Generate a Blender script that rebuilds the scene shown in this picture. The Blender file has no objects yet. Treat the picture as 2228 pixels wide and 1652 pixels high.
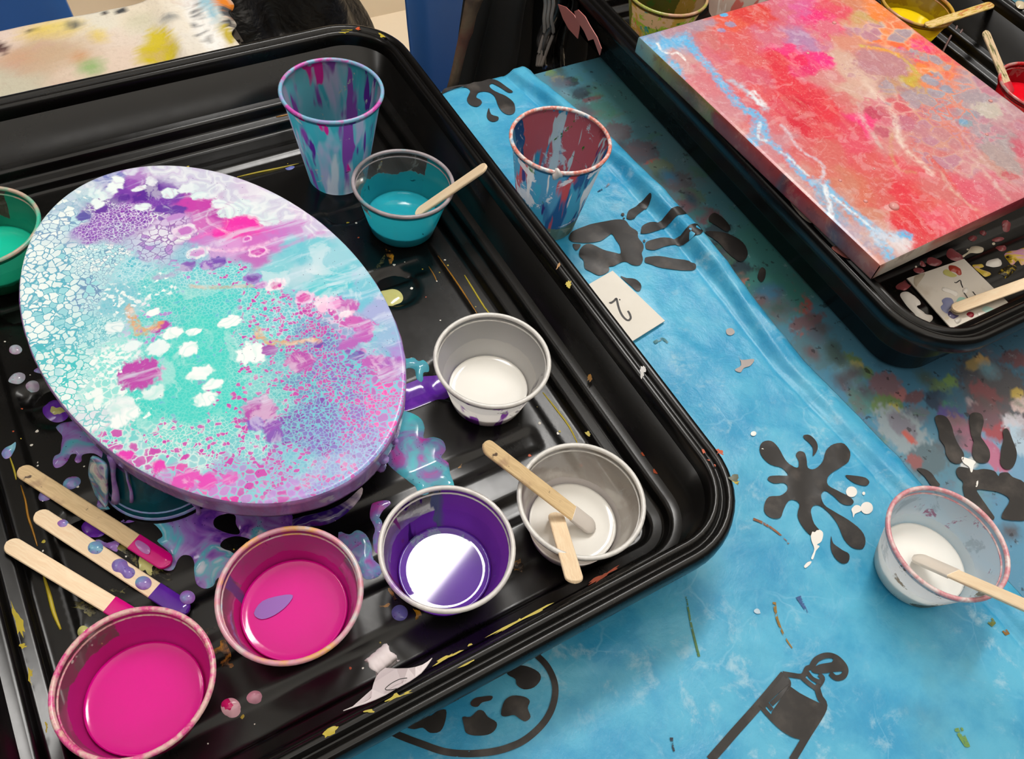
import bpy, bmesh, math, random
import numpy as np
from mathutils import Vector, Matrix
from mathutils.geometry import delaunay_2d_cdt

random.seed(7)
SC = bpy.context.scene
COL = SC.collection

# ------------------------------------------------------------------ camera, world, light, exposure
CAM_M = np.array([[0.86458244, -0.49146209, 0.10470062],
                  [-0.35256908, -0.7417781, -0.57049127],
                  [0.35803946, 0.45632254, -0.81460266]])      # rows: right, down, forward
CAM_F, CAM_H = 1864.96, 0.49368
CX, CY = 1114.0, 826.0
cam = bpy.data.cameras.new('camera')
cam.sensor_width = 36.0
cam.lens = 36.0 * CAM_F / 2228.0
cam.clip_start = 0.02
cam_o = bpy.data.objects.new('camera', cam)
COL.objects.link(cam_o)
R = Matrix([[CAM_M[0][i], -CAM_M[1][i], -CAM_M[2][i]] for i in range(3)])
cam_o.matrix_world = Matrix.Translation((0, 0, CAM_H)) @ R.to_4x4()
SC.camera = cam_o

SC.view_settings.view_transform = 'Standard'
SC.view_settings.look = 'None'
SC.view_settings.gamma = 1.0
SC.view_settings.exposure = 0.04
SC.view_settings.use_curve_mapping = False
SC.cycles.use_denoising = True
SC.cycles.max_bounces = 8
SC.cycles.transparent_max_bounces = 16
SC.cycles.caustics_reflective = False
SC.cycles.caustics_refractive = False

world = bpy.data.worlds.new('room_ambient')
SC.world = world
world.use_nodes = True
world.node_tree.nodes['Background'].inputs[0].default_value = (1.0, 0.93, 0.84, 1)
world.node_tree.nodes['Background'].inputs[1].default_value = 0.07

def area(name, loc, sx, sy, power, color=(1, .975, .94), up=False):
    l = bpy.data.lights.new(name, 'AREA')
    l.shape = 'RECTANGLE'; l.size = sx; l.size_y = sy; l.energy = power; l.color = color
    o = bpy.data.objects.new(name, l); COL.objects.link(o)
    o.location = loc
    if up: o.rotation_euler = (math.pi, 0, 0)
    return o
panel = area('batten_or_fill_light', (0.86, 1.02, 1.80), 1.20, 0.20, 25)  # main batten, placed from its reflection in the violet paint
panel.rotation_euler = (0, 0, math.radians(21))
area('batten_or_fill_light', (-1.30, 1.15, 1.80), 1.20, 0.20, 5)  # added fill light at the far left, softens the shadows
area('batten_or_fill_light', (0.2, -1.25, 1.80), 1.60, 0.30, 5)  # added frontal fill behind the camera, brightens the near cup walls
for ux_ in (-1.1, 0.5, 2.1):
    area('ceiling_bounce_fill', (ux_, -0.1, 0.80), 1.4, 1.0, 19, up=True)  # added unseen fill, lights the ceiling so soft light falls from above

# ------------------------------------------------------------------ geometry helpers
def ray(px, py):
    d = np.array([px - CX, py - CY, CAM_F]) @ CAM_M
    return d
def P(px, py, z=0.0):
    """point on the horizontal plane z seen at a pixel of the photograph"""
    d = ray(px, py); t = (z - CAM_H) / d[2]
    return Vector((d[0] * t, d[1] * t, z))
def PY(px, py, y):
    d = ray(px, py); t = y / d[1]
    return Vector((d[0] * t, y, CAM_H + d[2] * t))
def pix(v):
    q = CAM_M @ (np.array(v) - np.array([0, 0, CAM_H]))
    return np.array([CX + CAM_F * q[0] / q[2], CY + CAM_F * q[1] / q[2]])
def Z(ox, oy, s, pts):
    return [(ox + x / s, oy + y / s) for x, y in pts]
def smooth(pts, n=4, closed=True):
    """Catmull-Rom"""
    pts = [np.array(p, float) for p in pts]; N = len(pts); out = []
    rng = range(N) if closed else range(N - 1)
    for i in rng:
        if closed: a, b, c, d = pts[i - 1], pts[i], pts[(i + 1) % N], pts[(i + 2) % N]
        else: a, b, c, d = pts[max(i - 1, 0)], pts[i], pts[i + 1], pts[min(i + 2, N - 1)]
        for k in range(n):
            t = k / n
            out.append(0.5 * (2 * b + (c - a) * t + (2 * a - 5 * b + 4 * c - d) * t * t + (3 * b - a - 3 * c + d) * t ** 3))
    if not closed: out.append(pts[-1])
    return out
def ellipse(cx, cy, rx, ry, ang=0, n=20, wob=0.0, seed=0):
    r = random.Random(seed); out = []; ph = [r.uniform(0, 6.28) for _ in range(3)]
    for i in range(n):
        a = 2 * math.pi * i / n
        k = 1 + wob * (math.sin(2 * a + ph[0]) + .6 * math.sin(3 * a + ph[1]) + .4 * math.sin(5 * a + ph[2]))
        x, y = rx * k * math.cos(a), ry * k * math.sin(a)
        out.append((cx + x * math.cos(ang) - y * math.sin(ang), cy + x * math.sin(ang) + y * math.cos(ang)))
    return out

def S(r, g=None, b=None):
    if g is None: r, g, b = int(r[1:3], 16), int(r[3:5], 16), int(r[5:7], 16)
    f = lambda c: c / 255 / 12.92 if c / 255 <= .04045 else ((c / 255 + .055) / 1.055) ** 2.4
    return (f(r), f(g), f(b), 1.0)

def obj(name, data, parent=None, mat=None, smooth_f=True, world_coords=True):
    """link one object; with a parent, mesh vertices given in world space are moved to the parent's frame"""
    o = bpy.data.objects.new(name, data); COL.objects.link(o)
    if mat is not None:
        data.materials.clear(); data.materials.append(mat)
    if smooth_f:
        data.polygons.foreach_set('use_smooth', [True] * len(data.polygons))
    if parent is not None:
        o.parent = parent
        if world_coords: data.transform(chain(parent).inverted())
    return o
def chain(o):
    m = o.matrix_basis.copy()
    while o.parent: o = o.parent; m = o.matrix_basis @ m
    return m
def mesh(verts, faces):
    me = bpy.data.meshes.new('m'); me.from_pydata([tuple(v) for v in verts], [], faces); me.update(); return me
def bm_mesh(bm):
    me = bpy.data.meshes.new('m'); bm.normal_update(); bm.to_mesh(me); bm.free(); return me
def tag(o, label, cat, group=None, kind=None):
    o['label'] = label; o['category'] = cat
    if group: o['group'] = group
    if kind: o['kind'] = kind
    return o
def thing(name, label, cat, loc, group=None, rot=None):
    o = bpy.data.objects.new(name, None); COL.objects.link(o)
    o.location = loc; o.empty_display_size = .02
    if rot is not None: o.rotation_mode = 'QUATERNION'; o.rotation_quaternion = rot
    return tag(o, label, cat, group)
def struct(name, me, mat):
    o = obj(name, me, None, mat, False); o['kind'] = 'structure'; return o

def inside(poly, x, y):
    px, py = poly[:, 0], poly[:, 1]; qx, qy = np.roll(px, -1), np.roll(py, -1)
    r = np.zeros(len(x), bool)
    for a, b, c, d in zip(px, py, qx, qy):
        if b == d: continue
        r ^= ((b > y) != (d > y)) & (x < (c - a) * (y - b) / (d - b) + a)
    return r
def edge_dist(loops, x, y):
    best = np.full(len(x), 1e9)
    for poly in loops:
        q = np.roll(poly, -1, 0)
        for (a, b), (c, d) in zip(poly, q):
            vx, vy = c - a, d - b; L = vx * vx + vy * vy + 1e-18
            t = np.clip(((x - a) * vx + (y - b) * vy) / L, 0, 1)
            best = np.minimum(best, np.hypot(x - a - t * vx, y - b - t * vy))
    return best
def cdt(loops, step):
    """triangulated region inside loops[0] and outside the other loops, with inner grid points"""
    loops = [np.array([tuple(p)[:2] for p in l]) for l in loops]
    L0 = loops[0]; x0, y0 = L0.min(0); x1, y1 = L0.max(0)
    gx, gy = np.meshgrid(np.arange(x0 + step / 2, x1, step), np.arange(y0 + step / 2, y1, step))
    gx[1::2] += step / 2
    gx, gy = gx.ravel(), gy.ravel()
    k = inside(L0, gx, gy)
    for l in loops[1:]: k &= ~inside(l, gx, gy)
    gx, gy = gx[k], gy[k]
    if len(gx):
        k = edge_dist(loops, gx, gy) > step * .4; gx, gy = gx[k], gy[k]
    pts, edges = [], []
    for l in loops:
        b = len(pts); pts += [Vector(p) for p in l]; edges += [(b + i, b + (i + 1) % len(l)) for i in range(len(l))]
    pts += [Vector((a, b)) for a, b in zip(gx, gy)]
    v, e, f, *_ = delaunay_2d_cdt(pts, edges, [], 0, 1e-7)
    V = np.array([tuple(p) for p in v]); F = np.array([t for t in f if len(t) == 3])
    c = V[F].mean(1); k = inside(L0, c[:, 0], c[:, 1])
    for l in loops[1:]: k &= ~inside(l, c[:, 0], c[:, 1])
    F = F[k]
    a = V[F]; ar = (a[:, 1, 0] - a[:, 0, 0]) * (a[:, 2, 1] - a[:, 0, 1]) - (a[:, 2, 0] - a[:, 0, 0]) * (a[:, 1, 1] - a[:, 0, 1])
    F[ar < 0] = F[ar < 0][:, ::-1]
    return V, F, loops
def puddle(name, px_loops, z0, h, mat, parent, step=.003, soft=.004, zf=None, world=False, label=None, n=3, jag=0.0):
    """a drop or pool of paint with a rounded edge lying on a surface"""
    loops = []
    for l in px_loops:
        l = smooth(l, n) if n > 1 else l
        if jag:
            c_ = np.mean(np.array(l), 0); l = [np.array(p) + (c_ - np.array(p)) * jag * (.5 + fbm(np.array([p[0] * .23]), np.array([p[1] * .23]), 3, 2)[0] * 1.6 + random.uniform(-.35, .35)) for p in l]
        loops.append([tuple(p)[:2] if world else tuple(P(p[0], p[1], z0))[:2] for p in l])
    V, F, LP = cdt(loops, step)
    d = edge_dist(LP, V[:, 0], V[:, 1]); t = np.clip(d / soft, 0, 1)
    z = h * np.sqrt(np.clip(1 - (1 - t) ** 2, 0, 1))
    base = zf(V[:, 0], V[:, 1]) if zf else z0
    nb = np.nonzero(d < 1e-6)[0]
    me = mesh(np.c_[V, base + z + .00015], F.tolist())
    o = obj(name, me, parent, mat)
    if label: o['label'] = label
    return o

def fbm(x, y, seed=0, oct=4, gain=.5):
    def g(x, y, s):
        xi, yi = np.floor(x).astype(np.int64), np.floor(y).astype(np.int64); xf, yf = x - xi, y - yi
        def hsh(a, b):
            h = (a * 374761393 + b * 668265263 + s * 974711) & 0xffffffff
            h = ((h ^ (h >> 13)) * 1274126177) & 0xffffffff
            return ((h ^ (h >> 16)) & 0xffff) / 65535.0 * 2 * math.pi
        def dot(a, b, u, v):
            t = hsh(a, b); return np.cos(t) * u + np.sin(t) * v
        u, v = xf ** 3 * (xf * (xf * 6 - 15) + 10), yf ** 3 * (yf * (yf * 6 - 15) + 10)
        a = dot(xi, yi, xf, yf); b = dot(xi + 1, yi, xf - 1, yf); c = dot(xi, yi + 1, xf, yf - 1); d = dot(xi + 1, yi + 1, xf - 1, yf - 1)
        return (a + (b - a) * u) * (1 - v) + (c + (d - c) * u) * v
    r = 0; a = 1
    for i in range(oct):
        r = r + a * g(x, y, seed + i * 17); x = x * 2.03 + 11.3; y = y * 2.03 + 5.7; a *= gain
    return r

# ------------------------------------------------------------------ material helper
class M:
    def __init__(s, name):
        s.m = bpy.data.materials.new(name); s.m.use_nodes = True; s.t = s.m.node_tree
        s.t.nodes.clear(); s._tc = None
        s.out = s.t.nodes.new('ShaderNodeOutputMaterial')
    def node(s, typ, **kw):
        n = s.t.nodes.new(typ)
        for k, v in kw.items(): setattr(n, k, v)
        return n
    def put(s, sock, v):
        if v is None: return
        if isinstance(v, bpy.types.NodeSocket): s.t.links.new(v, sock)
        else: sock.default_value = v
    def co(s):
        if not s._tc: s._tc = s.node('ShaderNodeTexCoord')
        return s._tc.outputs['Object']
    def map(s, vec=None, scale=(1, 1, 1), loc=(0, 0, 0), rot=(0, 0, 0)):
        n = s.node('ShaderNodeMapping'); s.put(n.inputs[0], vec or s.co())
        n.inputs['Scale'].default_value = scale; n.inputs['Location'].default_value = loc; n.inputs['Rotation'].default_value = rot
        return n.outputs[0]
    def noise(s, scale, detail=3, vec=None, rough=.5, dist=0, color=False):
        n = s.node('ShaderNodeTexNoise'); s.put(n.inputs['Vector'], vec or s.co())
        n.inputs['Scale'].default_value = scale; n.inputs['Detail'].default_value = detail
        n.inputs['Roughness'].default_value = rough; n.inputs['Distortion'].default_value = dist
        return n.outputs['Color' if color else 'Fac']
    def vor(s, scale, feature='F1', vec=None, out='Distance', rand=1.0):
        n = s.node('ShaderNodeTexVoronoi', feature=feature); s.put(n.inputs['Vector'], vec or s.co())
        n.inputs['Scale'].default_value = scale; n.inputs['Randomness'].default_value = rand
        return n.outputs[out]
    def math(s, op, a, b=None, clamp=False):
        n = s.node('ShaderNodeMath', operation=op, use_clamp=clamp); s.put(n.inputs[0], a)
        if b is not None: s.put(n.inputs[1], b)
        return n.outputs[0]
    def sstep(s, v, lo, hi):
        n = s.node('ShaderNodeMapRange', interpolation_type='SMOOTHSTEP'); s.put(n.inputs[0], v)
        s.put(n.inputs[1], lo); s.put(n.inputs[2], hi); n.inputs[3].default_value = 0; n.inputs[4].default_value = 1
        return n.outputs[0]
    def mix(s, f, a, b, blend='MIX'):
        n = s.node('ShaderNodeMix', data_type='RGBA', blend_type=blend); s.put(n.inputs[0], f); s.put(n.inputs[6], a); s.put(n.inputs[7], b)
        return n.outputs[2]
    def mixf(s, f, a, b):
        n = s.node('ShaderNodeMix', data_type='FLOAT'); s.put(n.inputs[0], f); s.put(n.inputs[2], a); s.put(n.inputs[3], b)
        return n.outputs[0]
    def ramp(s, f, stops, interp='LINEAR'):
        n = s.node('ShaderNodeValToRGB'); s.put(n.inputs[0], f); cr = n.color_ramp; cr.interpolation = interp
        while len(cr.elements) < len(stops): cr.elements.new(.5)
        for e, (p, c) in zip(cr.elements, stops): e.position = p; e.color = c
        return n.outputs[0]
    def sep(s, v):
        n = s.node('ShaderNodeSeparateXYZ'); s.put(n.inputs[0], v); return n.outputs
    def vadd(s, a, b, k=1.0):
        n = s.node('ShaderNodeVectorMath', operation='MULTIPLY_ADD'); s.put(n.inputs[0], b); n.inputs[1].default_value = (k, k, k); s.put(n.inputs[2], a)
        return n.outputs[0]
    def warp(s, k, scale, detail=2, vec=None):
        c = s.noise(scale, detail, vec, color=True)
        n = s.node('ShaderNodeVectorMath', operation='SUBTRACT'); s.put(n.inputs[0], c); n.inputs[1].default_value = (.5, .5, .5)
        return s.vadd(vec or s.co(), n.outputs[0], k)
    def attr(s, name):
        n = s.node('ShaderNodeAttribute', attribute_name=name); return n.outputs['Color'], n.outputs['Alpha']
    def bump(s, h, strength=.2, dist=.001):
        n = s.node('ShaderNodeBump'); n.inputs['Strength'].default_value = strength; n.inputs['Distance'].default_value = dist
        s.put(n.inputs['Height'], h); return n.outputs[0]
    def pbsdf(s, color, rough=.5, normal=None, spec=.5, coat=0, coat_rough=.1, metal=0):
        n = s.node('ShaderNodeBsdfPrincipled'); s.put(n.inputs['Base Color'], color); s.put(n.inputs['Roughness'], rough)
        s.put(n.inputs['Normal'], normal); n.inputs['Specular IOR Level'].default_value = spec
        n.inputs['Coat Weight'].default_value = coat; n.inputs['Coat Roughness'].default_value = coat_rough; n.inputs['Metallic'].default_value = metal
        return n.outputs[0]
    def done(s, shader):
        s.t.links.new(shader, s.out.inputs[0]); return s.m

def plain(name, col, rough=.5, **kw):
    m = M(name); return m.done(m.pbsdf(col, rough, **kw))

def wet_paint(name, cols, scale=60, seed=0, rough=.12, dist=1.2, specks=True):
    """glossy poured paint: marbled bands of a few colours"""
    m = M(name)
    v = m.map(loc=(seed * 1.7, seed * .9, 0))
    n = m.noise(scale, 3, m.warp(.012, scale * .6, 3, v), .55, dist)
    k = len(cols)
    st = [(.28 + .44 * i / max(k - 1, 1), c) for i, c in enumerate(cols)]
    c = m.ramp(n, st) if k > 1 else cols[0]
    if specks:
        c = m.mix(m.math('MULTIPLY', m.math('LESS_THAN', m.vor(420, vec=v), .12), m.math('GREATER_THAN', m.noise(45, 1, v), .56)), c, S(50, 35, 90))
    return m.done(m.pbsdf(c, rough, spec=.5))

def film(name, c1, c2, thr, sc_=110):
    m = M(name); n = m.noise(sc_, 5, m.warp(.01, 60, 2), .65)
    sh = m.pbsdf(m.mix(m.sstep(n, thr, thr + .2), c1, c2), .3); t = m.node('ShaderNodeBsdfTransparent'); x = m.node('ShaderNodeMixShader')
    m.put(x.inputs[0], m.sstep(n, thr - .06, thr + .04)); m.put(x.inputs[1], t.outputs[0]); m.put(x.inputs[2], sh); return m.done(x.outputs[0])

# ------------------------------------------------------------------ more mesh helpers
def lathe(profile, seg=56):
    """closed surface of revolution; profile of (radius, z); radius 0 makes a pole"""
    V, F, rows = [], [], []
    for r, z in profile:
        if r < 1e-7: rows.append([len(V)]); V.append((0, 0, z))
        else:
            rows.append(list(range(len(V), len(V) + seg)))
            V += [(r * math.cos(2 * math.pi * i / seg), r * math.sin(2 * math.pi * i / seg), z) for i in range(seg)]
    for a, b in zip(rows, rows[1:]):
        for i in range(seg):
            j = (i + 1) % seg
            if len(a) == 1 and len(b) == 1: continue
            if len(a) == 1: F.append((a[0], b[j], b[i]))
            elif len(b) == 1: F.append((a[i], a[j], b[0]))
            else: F.append((a[i], a[j], b[j], b[i]))
    return mesh(V, F)
def tube(pts, r, sides=6, taper=False):
    pts = [Vector(p) for p in pts]; V, F = [], []
    n = len(pts)
    for i, p in enumerate(pts):
        d = (pts[min(i + 1, n - 1)] - pts[max(i - 1, 0)]).normalized()
        u = d.cross(Vector((0, 0, 1)))
        if u.length < .05: u = d.cross(Vector((1, 0, 0)))
        u.normalize(); w = u.cross(d)
        rr = r[i] if isinstance(r, (list, tuple)) else r
        if taper: rr *= .35 + .65 * math.sin(math.pi * (i + .5) / n)
        V += [p + (u * math.cos(2 * math.pi * k / sides) + w * math.sin(2 * math.pi * k / sides)) * rr for k in range(sides)]
    for i in range(n - 1):
        for k in range(sides):
            l = (k + 1) % sides
            F.append((i * sides + k, i * sides + l, (i + 1) * sides + l, (i + 1) * sides + k))
    F.append(tuple(range(sides))[::-1]); F.append(tuple((n - 1) * sides + k for k in range(sides)))
    return mesh(V, F)
def box_mesh(x0, x1, y0, y1, z0, z1, bev=0.0):
    bm = bmesh.new(); bmesh.ops.create_cube(bm, size=1)
    for v in bm.verts: v.co = Vector(((x0 + x1) / 2 + v.co.x * (x1 - x0), (y0 + y1) / 2 + v.co.y * (y1 - y0), (z0 + z1) / 2 + v.co.z * (z1 - z0)))
    if bev: bmesh.ops.bevel(bm, geom=bm.edges[:], offset=bev, segments=2, affect='EDGES')
    return bm_mesh(bm)
def grid_mesh(X, Yv, Zv):
    h, w = X.shape
    V = np.c_[X.ravel(), Yv.ravel(), Zv.ravel()]
    i = np.arange(h * w).reshape(h, w)
    F = np.c_[i[:-1, :-1].ravel(), i[:-1, 1:].ravel(), i[1:, 1:].ravel(), i[1:, :-1].ravel()]
    return mesh(V, F.tolist())
def set_attr(me, name, rgba):
    a = me.color_attributes.new(name, 'FLOAT_COLOR', 'POINT')
    a.data.foreach_set('color', np.asarray(rgba, np.float32).ravel())
def ribbon(pxs, z, w, n=4, zf=None):
    """flat stroke of a pen or brush on a horizontal surface: one outline around a polyline of pixels"""
    p = [np.array(P(x, y, z))[:2] for x, y in smooth(pxs, n, False)]
    V, F = [], []
    for i, a in enumerate(p):
        d = p[min(i + 1, len(p) - 1)] - p[max(i - 1, 0)]; d = d / (np.linalg.norm(d) + 1e-9); nn = np.array([-d[1], d[0]])
        ww = w[0] + (w[1] - w[0]) * i / (len(p) - 1) if isinstance(w, tuple) else w
        for s in (-.5, .5):
            q = a + nn * ww * s
            V.append((q[0], q[1], (zf(np.array([q[0]]), np.array([q[1]]))[0] if zf else z)))
    for i in range(len(p) - 1): F.append((2 * i, 2 * i + 2, 2 * i + 3, 2 * i + 1))
    return mesh(V, F)

# ------------------------------------------------------------------ room: floor, wall, ceiling
m = M('cream_floor'); c = m.mix(m.noise(6, 4), S(252, 238, 214), S(246, 228, 202)); floor_mat = m.done(m.pbsdf(c, .45))
m = M('cream_wall'); c = m.mix(m.noise(3, 3), S(244, 230, 206), S(236, 220, 196)); wall_mat = m.done(m.pbsdf(c, .6))
struct('floor', mesh([(-3, -2.2, -.75), (3.5, -2.2, -.75), (3.5, 1.8, -.75), (-3, 1.8, -.75)], [(0, 1, 2, 3)]), floor_mat)
struct('wall_back', box_mesh(-3, 3.5, 1.79, 1.85, -.75, .30), wall_mat)
struct('wall_upper', box_mesh(-3, 3.5, 1.80, 1.85, .30, 1.83), plain('dark_upper_wall', S(58, 54, 52), .7))  # unseen upper wall, made dark so the tray's reflections stay black
struct('ceiling', box_mesh(-3, 3.5, -2.2, 1.85, 1.83, 1.88), plain('white_ceiling', S(235, 230, 222), .8))
# upright joint strip and the left wall panel
struct('trim_1', box_mesh(.672, .70, 1.774, 1.79, -.75, .29, .003), plain('panel_joint', S(205, 190, 165), .5))

# ------------------------------------------------------------------ table and its two cloths
table = thing('table', 'long work table hidden under the two blue tablecloths', 'table', (.3, 0, -.75))
tmat = plain('table_board', S(60, 52, 44), .5)
obj('tabletop', box_mesh(-.8, 1.4, -.62, .586, -.04, -.0125, .003), table, tmat, False)
for x in (-.72, 1.32):
    for y in (-.54, .50): obj('leg', box_mesh(x - .025, x + .025, y - .025, y + .025, -.75, -.04, .004), table, tmat, False)

EDGE = [(1160, 148), (1280, 250), (1345, 303), (1440, 401), (1520, 486), (1586, 566), (1668, 667), (1754, 774), (1865, 886), (1967, 991), (2024, 1056), (2110, 1152), (2230, 1285), (2420, 1500)]
EW = np.array([tuple(P(x, y, 0.0))[:2] for x, y in EDGE])
EW = EW[np.argsort(EW[:, 1])]
def x_edge(y): return np.interp(y, EW[:, 1], EW[:, 0])
CZ = -.0058
def sm_(t): t = np.clip(t, 0, 1); return t * t * (3 - 2 * t)
def zcloth(x, y):
    x = np.asarray(x, float); y = np.asarray(y, float)
    s = x_edge(y) - x
    k = np.clip((y - .10) / .2, 0.35, 1) * (1 - .4 * np.clip((y - .5) / .08, 0, 1))   # the fold is fuller towards the far end
    k = k * (1 + .35 * fbm(y * 14 + 3, y * 0 + .3, 5, 2))
    up = np.sin(np.clip(s / .010, 0, 1) * math.pi / 2)
    dn = 1 - sm_((s - .0155 - .003 * fbm(y * 22, y * 0 + 1.7, 7, 2)) / .0085)
    fold = .0112 * k * up * dn - .0012 * np.exp(-((s - .0262) / .0015) ** 2)
    w = .0011 * np.clip(1 - np.abs(fbm(x * 9 + y * 3, y * 9 - x * 4, 21, 3)) * 3.2, 0, 1) ** 3
    w = w + .0009 * fbm(x * 5, y * 5, 3, 2) + .00035 * np.clip(1 - np.abs(fbm(x * 40, y * 40, 9, 3)) * 2.5, 0, 1) ** 2
    near = np.clip((np.abs(x - .0672) - .205) / .02, 0, 1); near = np.maximum(near, np.clip((.105 - y) / .02, 0, 1))
    return CZ + fold + w * near
ss = np.r_[np.arange(0, .045, .0013), np.arange(.045, .30, .004), np.arange(.30, 1.15, .05)]
yy = np.arange(-.46, .5885, .0042)
Xg = x_edge(yy)[:, None] - ss[None, :]; Yg = np.repeat(yy[:, None], len(ss), 1); Zg = zcloth(Xg, Yg)
# tuck the very edge under, and let the far end fall over the table's edge
Xu = Xg[:, :1] - .006; Xg = np.c_[Xu, Xg]; Yg = np.c_[Yg[:, :1], Yg]; Zg = np.c_[np.full((len(yy), 1), CZ - .0004), Zg]
drop = [(.004, -.0012), (.0065, -.006), (.0075, -.03), (.009, -.07), (.010, -.11)]
Xg = np.r_[Xg, np.repeat(Xg[-1:], 5, 0)]
Yg = np.r_[Yg, np.array([[Yg[-1, 0] + a] * Yg.shape[1] for a, _ in drop])]
Zg = np.r_[Zg, np.array([Zg[-1] * (1 if abs(b) < .002 else .4) + b for _, b in drop])]
m = M('blue_plastic_cloth')
blue = m.mix(m.sstep(m.noise(16, 6, m.warp(.02, 14, 3), .65), .35, .65), S(46, 150, 196), S(86, 178, 212))
scuff = m.sstep(m.noise(60, 6, m.warp(.03, 20), .7), .52, .72)
big = m.sstep(m.noise(7, 3), .36, .58)
c = m.mix(m.math('MULTIPLY', m.math('MULTIPLY', scuff, big), .75), blue, S(165, 205, 222))
line = m.sstep(m.vor(21, 'DISTANCE_TO_EDGE', m.warp(.09, 9, 4)), .02, .0)
c = m.mix(m.math('MULTIPLY', line, m.math('MULTIPLY', m.sstep(m.noise(14, 2), .45, .7), .3)), c, S(150, 208, 232))
grime = m.sstep(m.noise(10, 4, m.map(loc=(4, 2, 0))), .58, .72)
c = m.mix(m.math('MULTIPLY', grime, .35), c, S(80, 130, 140))
cloth_mat = m.done(m.pbsdf(c, m.mixf(scuff, .34, .55), m.bump(m.math('ADD', m.noise(32, 8, m.warp(.02, 20, 2), .66), m.math('MULTIPLY', m.vor(34, 'DISTANCE_TO_EDGE', m.warp(.05, 16, 3)), .5)), .55, .0022), spec=.45))
cloth = obj('tablecloth', grid_mesh(Xg, Yg, Zg), None, cloth_mat)
tag(cloth, 'bright blue plastic tablecloth printed with black hands and splats, puffed fold along its right edge', 'tablecloth')

ink = M('black_print'); n = ink.noise(70, 5, ink.warp(.01, 40)); ck = ink.mix(ink.sstep(n, .45, .8), S(40, 37, 36), S(74, 68, 64))
ink_mat = ink.done(ink.pbsdf(ck, .42, spec=.4))
white_paint = plain('dry_white_paint', S(240, 236, 230), .35)
def cprint(name, loops, mat=ink_mat, label=None, n=3, step=.006, parent=None, zf=None, lift=.0006, h=0.0):
    zf = zf or zcloth
    return puddle(name, loops, CZ, h, mat, parent or cloth, step, .002, lambda x, y: zf(x, y) + lift, n=n, label=label)
q = lambda pts: Z(1340, 880, 2.14, pts)
cprint('splat_print', [q([(665, 215), (680, 180), (720, 175), (755, 205), (785, 260), (815, 292), (845, 298), (848, 268), (835, 240), (850, 222), (875, 228), (885, 255), (892, 298), (925, 303), (960, 270), (975, 220), (1010, 190), (1060, 190), (1088, 225), (1080, 270), (1040, 300), (1000, 325), (980, 350), (985, 380), (1030, 405), (1080, 430), (1105, 455), (1090, 472), (1050, 465), (1010, 430), (970, 408), (950, 430), (965, 470), (1010, 500), (1080, 540), (1140, 590), (1160, 640), (1145, 675), (1100, 670), (1060, 630), (1030, 560), (990, 510), (950, 480), (915, 478), (903, 510), (920, 560), (955, 600), (940, 622), (900, 615), (860, 570), (840, 520), (850, 470), (820, 450), (795, 460), (775, 500), (760, 535), (720, 535), (690, 510), (688, 470), (710, 435), (760, 430), (790, 410), (795, 385), (775, 370), (735, 372), (705, 355), (715, 338), (760, 335), (798, 335), (770, 300), (720, 285), (680, 255)])], label='black splat with rounded arms')
for l in ([(870, 150), (900, 150), (930, 180), (935, 215), (915, 245), (914, 210), (895, 185), (872, 165)],
          [(1065, 335), (1110, 335), (1160, 345), (1178, 365), (1160, 382), (1110, 370)],
          [(1000, 615), (1010, 650), (1050, 680), (1083, 700), (1080, 735), (1050, 745), (1015, 715), (998, 670)]):
    cprint('drop_print', [q(l)])
for cx, cy, rx, ry in ((1095, 410, 26, 25), (1166, 485, 29, 28), (1152, 417, 7, 8), (679, 216, 6, 6)):
    cprint('paint_drop', [q(ellipse(cx, cy, rx, ry, n=10))], white_paint, step=.004, h=.0006)
cprint('paint_drop', [q([(1095, 490), (1115, 472), (1138, 480), (1138, 500), (1112, 512), (1103, 530), (1100, 510)])], white_paint, h=.0006)
cprint('paint_drip', [q([(905, 600), (935, 585), (962, 600), (955, 640), (932, 658), (945, 665), (925, 690), (914, 725), (905, 720), (918, 680), (905, 640)])], white_paint, h=.0007)
cprint('paint_drip', [q([(873, 757), (888, 740), (906, 735), (902, 748), (880, 766)])], white_paint, h=.0005)
# paint tube drawing
tube_lines = [([(435, 1660), (540, 1540), (665, 1400), (780, 1262)], .0048), ([(818, 1660), (890, 1540), (964, 1416), (945, 1365), (930, 1320)], .0040),
              ([(772, 1258), (860, 1270), (885, 1235), (908, 1228)], .0030), ([(930, 1325), (957, 1282), (940, 1262)], .0030),
              ([(862, 1275), (890, 1300), (930, 1330)], .0030), ([(882, 1245), (910, 1280), (950, 1300)], .0026),
              ([(905, 1230), (930, 1192), (975, 1174), (1020, 1182), (1055, 1212), (1066, 1242), (1052, 1270), (1020, 1277), (992, 1256)], .0034),
              ([(785, 1275), (800, 1310), (760, 1360), (720, 1400)], .0026), ([(670, 1400), (700, 1440), (760, 1500), (820, 1540), (870, 1552)], .0030), ([(700, 1395), (725, 1425)], .0024)]
for pts, w in tube_lines:
    obj('paint_tube_print', ribbon(q(pts), CZ, w, 5, lambda x, y: zcloth(x, y) + .0007), cloth, ink_mat)
cprint('paint_tube_print', [q([(800, 1315), (850, 1348), (900, 1375), (964, 1402), (966, 1420), (920, 1480), (868, 1552), (815, 1540), (765, 1510), (718, 1455), (724, 1432), (760, 1380)])], n=1)
cprint('paint_tube_print', [q([(775, 1266), (800, 1305), (745, 1355), (700, 1400), (690, 1432), (664, 1402), (715, 1345)])], n=1)
cprint('paint_tube_print', [q([(905, 1242), (940, 1216), (1000, 1205), (1010, 1180), (1052, 1210), (1066, 1242), (1040, 1247), (1010, 1250), (980, 1255), (930, 1258)])])
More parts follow.
